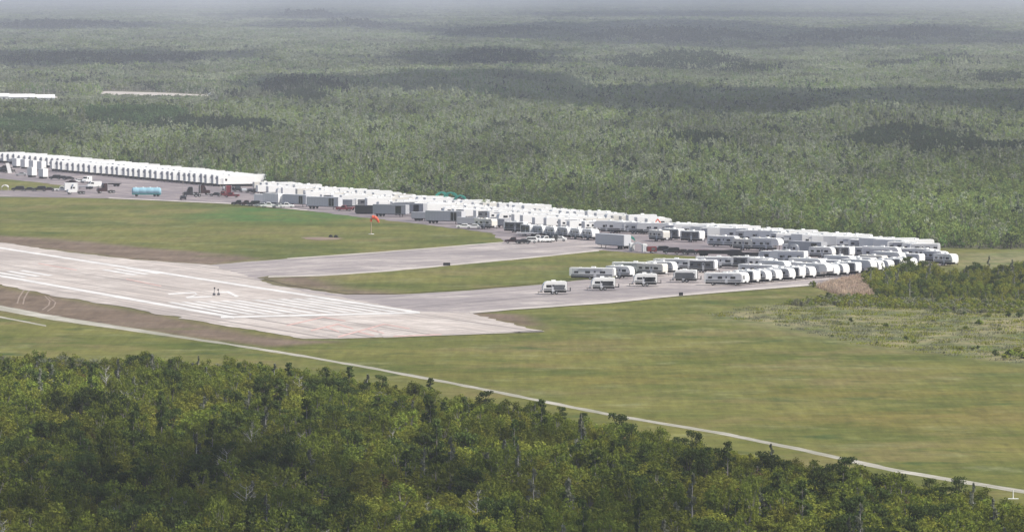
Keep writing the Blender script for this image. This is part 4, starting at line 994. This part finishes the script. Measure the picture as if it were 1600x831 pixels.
# second line: box trailers and vehicles in front of the camper rows
for x, y, k, h, lab, cat in (
    (409, 318, 'wbox', -30, 'white office container behind the dark pickups', 'container'), (427, 320, 'boxr', -45, 'ribbed white box trailer left of the other ribbed ones', 'trailer'),
    (446, 320.5, 'wbox', -55, 'plain white container between two ribbed box trailers', 'container'), (464, 323, 'semid', -50, 'ribbed pale box trailer with black open side by the grass', 'trailer'),
    (507, 327, 'semid', -34, 'pale ribbed box trailer with square dark doorway at the field edge', 'trailer'), (540, 325, 'gbox', -30, 'short grey box trailer behind the dark container', 'trailer'),
    (570, 334.5, 'dbox', -12, 'low black container at the edge of the upper field', 'container'), (611, 339, 'semig', -28, 'long grey box trailer with dark doorway behind the windsock', 'trailer'),
    (640, 337, 'semig', -32, 'grey box trailer with dark doorway and white door', 'trailer'), (660, 345.5, 'gbox', -18, 'low grey cargo trailer between two semi trailers', 'trailer'),
    (696, 350, 'semid', -30, 'pale ribbed semi trailer with dark door near the pale track end', 'trailer'), (732, 354, 'gbox', -14, 'low grey box trailer left of the white ended camper', 'trailer'),
    (759, 358, 'tt1', -48, 'white ended camper with dark windows near the field corner', 'trailer'), (779, 356, 'gbox', -40, 'short grey trailer right of the white ended camper', 'trailer'),
    (806, 363.5, 'tt1d', -34, 'camper with shade-dark sides and white end above the maroon pickup', 'trailer')):
    K[k].put(x, y, h, lab, cat, None)
for i in range(6):
    K[['tt1d', 'tt0g', 'tt0', 'tt0g', 'tt0', 'tt0'][i]].put(826 + i * 19.5, 368.2 + i * 1.35, -68, '%s, %s from left in the short row' % (('camper with shade-dark sides', 'camper with shade-grey sides', 'white nosed camper', 'camper with shade-grey sides', 'white nosed camper', 'white nosed camper')[i], ordn(i + 1)), 'trailer', 'short row of round nosed campers')
K['semi'].put(958, 388.5, 124, 'lone grey semi trailer standing on the upper taxiway by the grass island', 'trailer')
for x, y, k, h, lab, cat in (
    (803, 381, 'pm', 178, 'maroon pickup truck, leftmost on the upper taxiway', 'pickup'), (817, 381.5, 'cd', 175, 'dark car tucked behind the maroon pickup', 'car'), (827, 380.5, 'sw', 178, 'white off roader right of the maroon pickup', 'car'),
    (841, 378, 'pw', 178, 'white pickup with its bed towards the camera row', 'pickup'), (852, 379, 'pw', 215, 'white pickup turned towards the field', 'pickup'), (862, 378, 'sd', 240, 'dark car between the white pickup and white car', 'car'), (873, 377.5, 'cw', 172, 'small white car rightmost below the camper row', 'car'),
    (8, 266, 'pd', 170, 'dark truck at the left edge in front of the white trailers', 'pickup'), (3, 271, 'sd', 190, 'dark car at the left edge below the dark truck', 'car'), (13, 270, 'pd', 215, 'dark pickup left of the slanted white ramp', 'pickup'),
    (33, 275.5, 'cs', 180, 'silver car left of the two low white boxes', 'car'), (28, 299, 'sd', 180, 'dark off roader on the grass verge, leftmost of the dark cars', 'car'), (45, 299.2, 'cd', 180, 'low dark car on the verge right of the off roader', 'car'),
    (62, 299, 'sd', 178, 'dark car in the middle of the verge row', 'car'), (76, 299.3, 'cm', 178, 'dark maroon car at the right of the verge row', 'car'), (96, 299.4, 'pw', 2, 'white pickup beside the white box truck', 'pickup'),
    (86, 281, 'sd', 175, 'dark car under the front row of white trailers', 'car'), (98, 281, 'cd', 178, 'black low car under the front row of white trailers', 'car'), (107, 282, 'cd', 178, 'black car right of another under the white trailers', 'car'),
    (112, 288, 'cm', 160, 'dark red car left of the parked white van', 'car'), (122, 286, 'cw', 200, 'white car beside the dark red car', 'car'), (136, 286, 'vw', 250, 'white van with grey side near the white trailers', 'van'),
    (147, 294, 'vw', 200, 'white van left of the dark empty trailer', 'van'), (337, 307.5, 'cd', 176, 'low dark car between the truck tractors and red pickup', 'car'), (349, 307.5, 'pr', 178, 'red pickup on the left of the pair', 'pickup'), (362, 309, 'pr', 172, 'red pickup on the right of the pair', 'pickup'),
    (286, 312.8, 'cd', 100, 'tiny dark cart at the foot of the lamp pole', 'car'), (374, 321.5, 'pd', 180, 'black pickup at the left end of the field row', 'pickup'), (386, 322, 'pm', 178, 'dark maroon pickup in the field row', 'pickup'), (396, 322.5, 'sd', 178, 'black off roader right of the maroon pickup', 'car'),
    (408, 324, 'cs', 176, 'silver car right of the black pickups', 'car'), (419, 325, 'pw', 5, 'white pickup before the ribbed white trailer', 'pickup'), (437, 325, 'cs', 0, 'silver car before the plain white container', 'car'), (447, 325.5, 'pw', 0, 'white pickup before the plain white container', 'pickup'),
    (538, 330, 'pr', 176, 'red pickup seen between grey trailers', 'pickup'), (724, 357.5, 'cw', 180, 'white car before the low grey box trailer', 'car'), (740, 358, 'cw', 178, 'white car left of the white ended camper', 'car'),
    (1032, 395, 'sd', 185, 'dark car by the red equipment on the island edge', 'car'), (1049, 397.3, 'sd', 180, 'dark off roader in the middle of the island edge cars', 'car'), (1066, 398, 'cm', 180, 'maroon car left of the red trailer', 'car'), (1078, 398.5, 'cd', 180, 'black car at the end of the red trailer', 'car')):
    K[k].put(x, y, h, lab, cat, 'parked cars and pickups')
for i in range(6):
    K[['cs', 'cd', 'sd', 'cs', 'cd', 'sd'][i]].put(352 + i * 9.6, 297.8 + i * 1.0, 100, '%s, %s from left in the row under the last housing trailers' % (('silver car', 'black car', 'dark off roader')[i % 3], ordn(i + 1)), 'car', 'cars under the housing trailers')
for i in range(4): K['sbox'].put(26 + i * 13, 262.5 + i * 1.6, -45, 'grey sided white box, %s from left in the upper line of four' % ordn(i + 1), 'box', 'upper line of four boxes')
for i in range(2): K['sbox'].put(50 + i * 17.5, 277.3 + i * 2.2, -45, ('lower white box with grey side, left of the pair', 'lower white box with grey side, right of the pair')[i], 'box', 'lower pair of boxes')
K['tw'].put(118, 304, 200, 'white truck tractor on the verge road', 'truck'); K['wbox'].put(111, 299.8, 190, 'white box standing behind the white truck tractor', 'container')
K['tm'].put(165, 302.5, 200, 'dark maroon truck tractor left of the blue tank', 'truck'); K['td'].put(299, 308.5, 190, 'black truck tractor beside the lamp pole', 'truck'); K['tm'].put(314, 305.5, 20, 'maroon truck tractor behind the black one', 'truck')
K['tr'].put(357, 306.5, 100, 'red truck tractor between the two red pickups', 'truck'); K['fb'].put(163, 291.8, 176, 'empty dark flatbed trailer under the white rows', 'trailer'); K['fbs'].put(132, 296, 165, 'silver flatbed trailer with raised ramp', 'trailer')
K['fb'].put(590, 324, 155, 'empty flatbed trailer behind the black container', 'trailer'); K['fbs'].put(826, 370, 170, 'pale flat trailer behind the white off roader', 'trailer')
K['fbr'].put(1088, 397.5, 178, 'red flat trailer left of the long dark ones', 'trailer'); K['fbd'].put(1124, 401.5, -12, 'long low black trailer left of its twin above the island', 'trailer', 'twin black trailers'); K['fbd'].put(1172, 405, -10, 'long low black trailer right of its twin above the island', 'trailer', 'twin black trailers')
K['fbr'].put(540, 329.2, 150, 'red flat trailer between grey box trailers', 'trailer')

# tank trailer with pale blue humps
t = empty('tank_trailer', G(229, 307.5), R(178)); tag(t, 'pale blue tank trailer with four rounded humps on the apron', 'trailer')
pr = []
for i in range(25):
    f = i / 24.0; pr.append((f * 10.6, (1.25 + .10 * abs(math.sin(f * math.pi * 4))) * (.72 if i in (0, 24) else 1)))
b = MB(); b.lathe(pr, (-5.3, 0, 1.9), (1, 0, 0), 16); b.build('tank', M['blue'], t)
b = MB(); b.box((0, 0, .85), (10.4, 2.3, .5)); b.build('side_skirt', M['teal'], t)
for x in (-3.9, -1.3, 1.3, 3.9):
    b = MB(); b.lathe([(0, .34), (.16, .34), (.2, .2)], (x, 0, 3.2), (0, 0, 1), 10); b.build('hatch', M['white2'], t)
wheels(t, [(x, s_ * 1.0) for x in (-4.2, -3.0, 3.6) for s_ in (-1, 1)], .48, .3, False)
for v_ in [t]: v_.location.z = Z4 + .035
# slanted white ramp at far left
t = empty('loading_ramp', G(20, 271.5) + Vector((0, 0, Z4 + .035)), R(10)); tag(t, 'white tilted loading ramp leaning at the left edge of the lot', 'ramp')
b = MB(); b.add([(-2.0, -.5, .1), (-.4, -.5, .1), (-.4, .5, .1), (-2.0, .5, .1), (-2.9, -.5, 4.2), (-1.5, -.5, 4.2), (-1.5, .5, 4.2), (-2.9, .5, 4.2)], [(0, 3, 2, 1), (4, 5, 6, 7), (0, 1, 5, 4), (1, 2, 6, 5), (2, 3, 7, 6), (3, 0, 4, 7)]); b.build('ramp_deck', M['white2'], t)
b = MB(); b.tube((-1.3, 0, 2.6), (1.4, 0, .1), .12); b.tube((1.4, -.8, .1), (1.4, .8, .1), .1); b.build('brace', M['dark'], t)
# green tarpaulin sheds and shelters
def canopy(x, y, w_, d, h, m, label, cat, hdg=0, round_=True):
    t = empty('canopy_tent', G(x, y) + Vector((0, 0, Z4 + .035)), R(hdg)); tag(t, label, cat)
    b = MB(); pr = [(-w_ / 2, h * .62), (-w_ * .42, h * .82), (-w_ * .25, h * .95), (0, h), (w_ * .25, h * .95), (w_ * .42, h * .82), (w_ / 2, h * .62), (w_ * .46, h * .60), (0, h * .94), (-w_ * .46, h * .60)]
    b.prism(pr, -d / 2, d / 2, 0); b.build('roof', M[m], t)
    for sx_ in (-1, 1):
        for sy_ in (-1, 1):
            b = MB(); b.tube((sx_ * (w_ / 2 - .1), sy_ * (d / 2 - .1), 0), (sx_ * (w_ / 2 - .1), sy_ * (d / 2 - .1), h * .64), .07, n=5); b.build('post', M['steel'], t)
    return t
canopy(690, 322, 4.8, 5, 4.8, 'green', 'blue green canopy, left one behind the camper rows', 'tent'); canopy(704, 323.5, 5.2, 5, 5.0, 'green', 'green canopy, middle one behind the camper rows', 'tent'); canopy(719, 325.4, 4.4, 5, 4.4, 'green', 'green canopy, right one behind the camper rows', 'tent')
for n_ in (690, 704, 719): pass
canopy(983, 388.5, 3.6, 3, 3.6, 'green', 'small dark green canopy right behind the grey semi trailer', 'tent')
canopy(996, 393.5, 3.0, 3, 2.6, 'grey', 'small grey arched shelter among white cabins', 'tent')
canopy(8, 298.6, 2.6, 2.4, 2.2, 'white2', 'small white tent on the verge at the far left', 'tent')
for x, y, lab in ((987, 392.8, 'white portable toilet right of the grey semi trailer'), (1007, 394.5, 'white portable toilet right of the arched shelter')):
    t = empty('portable_toilet', G(x, y) + Vector((0, 0, Z4 + .035)), .3); tag(t, lab, 'toilet')
    b = MB(); b.prism([(-.65, .05), (-.65, 2.2), (0, 2.45), (.65, 2.2), (.65, .05)], -.65, .65, 0, .04); b.build('cabin', M['white2'], t); bx('door', (0, -.665, 1.05), (.8, .03, 1.9), M['lgrey'], t)
t = empty('excavator', G(1043, 363) + Vector((0, 0, Z4 + .035)), R(200)); tag(t, 'orange excavator between the two camper lots at the wood edge', 'excavator')
b = MB(); b.prism([(-1.6, 1.0), (-1.6, 2.0), (-.4, 2.2), (1.4, 1.9), (1.4, 1.0)], -1.2, 1.2, 0, .08); b.build('body', M['orange'], t)
b = MB(); b.prism([(.1, 1.9), (.1, 3.0), (1.2, 3.0), (1.5, 1.9)], .1, 1.1, 0, .05); b.build('cab', M['glass'], t)
for s_ in (-1, 1):
    b = MB(); b.prism([(-1.9, .15), (-2.0, .5), (-1.7, .85), (1.7, .85), (2.0, .5), (1.8, .15), (1.5, .0), (-1.6, .0)], s_ * 1.1 - .28, s_ * 1.1 + .28, 0, .04); b.build('crawler_track', M['under'], t)
b = MB(); b.tube((1.2, -.3, 1.6), (3.2, -.3, 4.0), .22, .18); b.tube((3.2, -.3, 4.0), (5.0, -.3, 1.6), .17, .12); b.build('arm', M['orange'], t)
b = MB(); b.prism([(4.6, 1.7), (5.3, 1.5), (5.2, .7), (4.6, .6), (4.4, 1.1)], -.8, .2, 0, .03); b.build('bucket', M['under'], t)
t = empty('generator', G(1018, 396) + Vector((0, 0, Z4 + .035)), .2); tag(t, 'red generator on wheels by the white toilet', 'generator')
b = MB(); b.prism([(-1.4, .5), (-1.4, 1.7), (-1.2, 1.85), (1.2, 1.85), (1.4, 1.6), (1.4, .5)], -.7, .7, 0, .05); b.build('housing', M['red'], t); wheels(t, [(0, -.75), (0, .75)], .34, .2); bx('vent_panel', (.4, -.715, 1.2), (1.1, .03, .7), M['dgrey'], t)
# lamp poles
for x, y, h, lab in ((286, 311.5, 6.5, 'thin grey lamp pole standing by the black truck tractor'), (344, 309, 6.5, 'thin grey lamp pole left of the red pickups')):
    t = empty('lamp_pole', G(x, y) + Vector((0, 0, Z4 + .035))); tag(t, lab, 'lamp pole', 'lamp poles on the apron'); b = MB(); b.tube((0, 0, 0), (0, 0, h), .09, .06, 6); b.build('pole', M['steel'], t)
    b = MB(); b.box((.4, 0, h + .03), (.9, .3, .12)); b.build('lamp_head', M['lgrey'], t)
# windsock
t = empty('windsock', G(580, 366)); t.scale = (1.15, 1.15, 1.1); tag(t, 'orange windsock drooping from a pale pole in the upper field', 'windsock')
b = MB(); b.tube((0, 0, 0), (0, 0, 5.2), .13, .09, 8); b.build('pole', M['tan'], t)
b = MB(); b.lathe([(0, .50), (.02, .50)], (.25, 0, 4.75), (1, 0, 0), 12); b.tube((0, 0, 4.75), (.3, 0, 4.75), .04); b.build('hoop', M['steel'], t)
b = MB(); c = [((.28, 0, 4.75), .55), ((.95, -.05, 4.75), .52), ((1.5, -.1, 4.35), .42), ((1.85, -.12, 3.75), .32), ((2.0, -.12, 3.25), .24)]
ring = []
for p_, r_1 in c: ring.append((Vector(p_), r_1))
for i in range(len(ring) - 1): b.tube(ring[i][0], ring[i + 1][0], ring[i][1], ring[i + 1][1], 10, cap=False)
sk = b.build('sock', M['orange'], t)
b = MB(); b.box((0, 0, 4.0), (.5, .5, .9)); b.build('light_box', M['orange'], t)
b = MB(); b.lathe([(0, .8), (.12, .75)], (0, 0, 0), (0, 0, 1), 10); b.build('base', M['lgrey'], t)
# two small masts on the runway number
for x, y, h, lab in ((334.5, 462, 1.95, 'short dark mast on a squat base on the runway number, left of two'), (341.5, 462, 1.55, 'slimmer dark mast on a squat base on the runway number, right of two')):
    t = empty('runway_mast', G(x, y) + Vector((0, 0, Z4 + .05))); tag(t, lab, 'mast', 'pair of masts on the runway')
    b = MB(); b.prism([(-.32, 0), (-.36, .35), (-.2, .55), (.2, .55), (.36, .35), (.32, 0)], -.3, .3, 0, .04); b.build('base', M['dgrey'], t)
    b = MB(); b.tube((0, 0, .5), (.12 if h > 1.7 else -.1, 0, h - .3), .07, .06, 6); b.build('pole', M['dgrey'], t)
    b = MB(); b.lathe([(0, .08), (.08, .2), (.35, .2), (.45, .08)], (.12 if h > 1.7 else -.1, 0, h - .45), (0, 0, 1), 8); b.build('lamp_head', M['dark'], t)
for x, y, lab in ((698, 416, 'low black sign board at the edge of the grass island'), (1064, 463, 'small black box at the edge of the lower taxiway')):
    t = empty('guidance_sign', G(x, y), R(0)); tag(t, lab, 'sign'); w2 = 1.9 if x < 800 else 1.0
    b = MB(); b.box((0, 0, .62), (w2, .3, .75)); b.build('panel', M['dark'], t)
    for s_ in (-1, 1): b = MB(); b.tube((s_ * w2 * .35, 0, 0), (s_ * w2 * .35, 0, .3), .05); b.build('leg', M['steel'], t)
sheet_ = sheet('sand_patch', [(470, 371), (500, 370.5), (536, 372.5), (528, 374.5), (500, 375.5), (478, 374)], .04, SAND, .8, 3); tag(sheet_, kind='structure', label='bare sandy patch in the upper field')
for x, y, lab in ((517, 370.5, 'dark broken block left on the sandy patch'), (525, 371, 'larger dark block right on the sandy patch')):
    b = MB(); b.prism([(-.7, 0), (-.6, .5), (-.1, .8), (.4, .6), (.7, 0)], -.4, .4, 0, .1); o = b.build('rubble_block', M['under']); o.location = G(x, y); tag(o, lab, 'block', 'blocks on the sandy patch')
# white post at the lower right by the track
t = empty('marker_post', G(1583, 779)); tag(t, 'white marker post by the track at the lower right corner', 'post')
b = MB(); b.tube((0, 0, 0), (0, 0, 1.3), .07, .07, 6); b.build('post', M['white2'], t); b = MB(); b.box((0, 0, .05), (1.6, .4, .1)); b.build('base', M['white2'], t)

for i, (x, y, L_, lab) in enumerate(((-6, 158.5, 17, 'leftmost'), (34, 159.5, 17, 'middle'), (70, 160.5, 13, 'rightmost'))):
    t = empty('long_shed', G(x, y), R(6)); tag(t, 'long white low shed beyond the first trees, %s of three' % lab, 'shed', 'white sheds beyond the trees')
    b = MB(); b.prism([(-L_ / 2, 0), (-L_ / 2, 3.4), (L_ / 2, 3.4), (L_ / 2, 0)], -7, 7, 0); b.build('wall', M['white2'], t)
    b = MB(); b.add([(-L_ / 2 - .3, -7.4, 3.3), (L_ / 2 + .3, -7.4, 3.3), (L_ / 2 + .3, 7.4, 3.3), (-L_ / 2 - .3, 7.4, 3.3), (-L_ / 2 - .3, 0, 5.4), (L_ / 2 + .3, 0, 5.4)], [(0, 1, 5, 4), (3, 4, 5, 2), (0, 4, 3), (1, 2, 5), (0, 3, 2, 1)]); b.build('roof', M['white2'], t)
    for j in range(3): bx('door', (-L_ * .3 + j * L_ * .3, -7.03, 1.3), (1.6, .06, 2.4), M['dgrey'], t)
t = empty('long_shed', G(330, 153.5), R(6)); tag(t, 'tiny white shed at the right end of the far pale road', 'shed')
b = MB(); b.prism([(-2, 0), (-2, 2.8), (0, 3.8), (2, 2.8), (2, 0)], -3, 3, 0, .1); b.build('wall', M['white2'], t)

# ------------------------------------------------------------------ unseen clouds added to shade the wood and far swamp (all above the haze)
CLM = bpy.data.materials.new('cloud_white'); CLM.use_nodes = True; CLM.node_tree.nodes['Principled BSDF'].inputs['Base Color'].default_value = (.85, .86, .88, 1); CLM.node_tree.nodes['Principled BSDF'].inputs['Roughness'].default_value = 1
def ico(sub):
    bm = bmesh.new(); bmesh.ops.create_icosphere(bm, subdivisions=sub, radius=1); V = [v.co.copy() for v in bm.verts]; Fc = [tuple(v.index for v in f.verts) for f in bm.faces]; bm.free(); return V, Fc
ICO = ico(1)
def shade_cloud(px_poly, alt, rad, fill_=1.0, soft_=0.0, label=None):
    P = GP(px_poly); off = Vector((SUNV.x, SUNV.y, 0)) * (alt / SUNV.z)
    X0, X1 = min(p.x for p in P), max(p.x for p in P); Y0, Y1 = min(p.y for p in P), max(p.y for p in P)
    xs, ys = np.meshgrid(np.arange(X0 - rad, X1 + rad, rad * (.75 if soft_ == 0 else .9)), np.arange(Y0 - rad, Y1 + rad, rad * (.75 if soft_ == 0 else .9))); xs = xs.ravel() + (rng.random(xs.size) - .5) * rad * .7; ys = ys.ravel() + (rng.random(ys.size) - .5) * rad * .7
    d = sdist(xs, ys, P); pr = np.clip(d / soft_, 0, 1) * fill_ if soft_ > 0 else (d > rad * -.15) * fill_
    k = rng.random(xs.size) < pr; mb = MB()
    for x, y in zip(xs[k], ys[k]):
        r_ = rad * ((.90 if soft_ == 0 else .75) + .4 * rng.random()); z = alt + rad * .3 * rng.random(); mb.add([(x + off.x + v.x * r_, y + off.y + v.y * r_, z + v.z * r_ * .45) for v in ICO[0]], ICO[1])
    me = raw_mesh(mb, 'shade_cloud'); 
    for p_ in me.polygons: p_.use_smooth = True
    o = obj('shade_cloud', me, CLM); tag(o, kind='structure', label=label); return o
def wav(x0, x1, top, bot, amp=3, n=14):
    r_ = random.Random(int(x0 * 7 + top * 3)); return [(x0 + (x1 - x0) * i / n, top + amp * math.sin(math.pi * i / n) * -1 + r_.uniform(-amp * .4, amp * .4)) for i in range(n + 1)] + [(x0 + (x1 - x0) * i / n, bot + r_.uniform(-amp * .3, amp * .3)) for i in range(n, -1, -1)]
shade_cloud([(665, 51), (740, 47), (800, 46), (860, 45), (920, 40), (980, 43), (1010, 39), (1060, 36), (1110, 38), (1160, 43), (1195, 52), (1225, 55), (1265, 52), (1320, 50), (1370, 55), (1400, 51), (1440, 45), (1480, 49), (1510, 56), (1600, 56), (1900, 55), (1900, 74), (1560, 74), (1500, 76), (1440, 70), (1380, 75), (1320, 82), (1250, 84), (1150, 82), (1000, 74), (900, 67), (800, 66), (730, 62)], 1500, 100)
shade_cloud([(-200, 38), (0, 37), (90, 36), (150, 39), (205, 45), (120, 50), (0, 51), (-200, 51)], 1500, 150)
shade_cloud([(440, 26), (480, 19), (520, 26), (560, 30), (500, 33), (440, 31)], 1500, 220)
shade_cloud([(490, 45), (520, 39), (560, 39), (590, 47), (560, 50), (500, 49)], 1500, 130)
shade_cloud([(900, 24), (1050, 20), (1300, 24), (1320, 30), (1100, 30), (900, 28)], 1500, 200)
shade_cloud([(-200, 92), (0, 92), (80, 90), (130, 86), (180, 90), (300, 92), (360, 97), (300, 106), (100, 112), (-200, 112)], 1300, 70)
shade_cloud([(680, 98), (720, 90), (780, 86), (830, 92), (850, 102), (800, 112), (720, 108)], 1300, 60)
shade_cloud([(395, 150), (412, 138), (430, 130), (455, 126), (490, 127), (520, 133), (548, 146), (580, 143), (600, 133), (640, 126), (700, 121), (760, 120), (820, 126), (850, 136), (875, 147), (930, 150), (980, 147), (1060, 152), (1150, 150), (1280, 156), (1400, 152), (1500, 157), (1560, 153), (1900, 158), (1900, 185), (1500, 186), (1400, 183), (1300, 178), (1240, 186), (1130, 191), (1000, 184), (880, 170), (760, 162), (640, 160), (560, 158), (430, 158)], 1200, 26)  # outline humped so its shadow stands in for far tree islands
shade_cloud([(-900, 750), (0, 720), (300, 650), (600, 655), (760, 665), (900, 690), (1050, 715), (1300, 760), (1600, 830), (2200, 860), (2600, 1500), (-1500, 1500)], 1500, 13, .50, 150)  # sparse puffs added overhead so the near wood darkens gradually

# ------------------------------------------------------------------ haze: one closed box of thin even air round everything below the clouds
b = MB(); b.box((0, 24000 - 150, 46.0), (24000, 48300, 94.0)); hz = b.build('haze', None); hz.data.materials.clear()
hm_ = bpy.data.materials.new('haze_air'); hm_.use_nodes = True; t_ = hm_.node_tree; t_.nodes.clear(); o_ = t_.nodes.new('ShaderNodeOutputMaterial'); v_ = t_.nodes.new('ShaderNodeVolumePrincipled')
v_.inputs['Color'].default_value = HAZE_COL; v_.inputs['Density'].default_value = HAZE_DENS; v_.inputs['Anisotropy'].default_value = .1
t_.links.new(v_.outputs[0], o_.inputs['Volume']); hz.data.materials.append(hm_); tag(hz, kind='stuff', label='thin summer haze over the swamp')
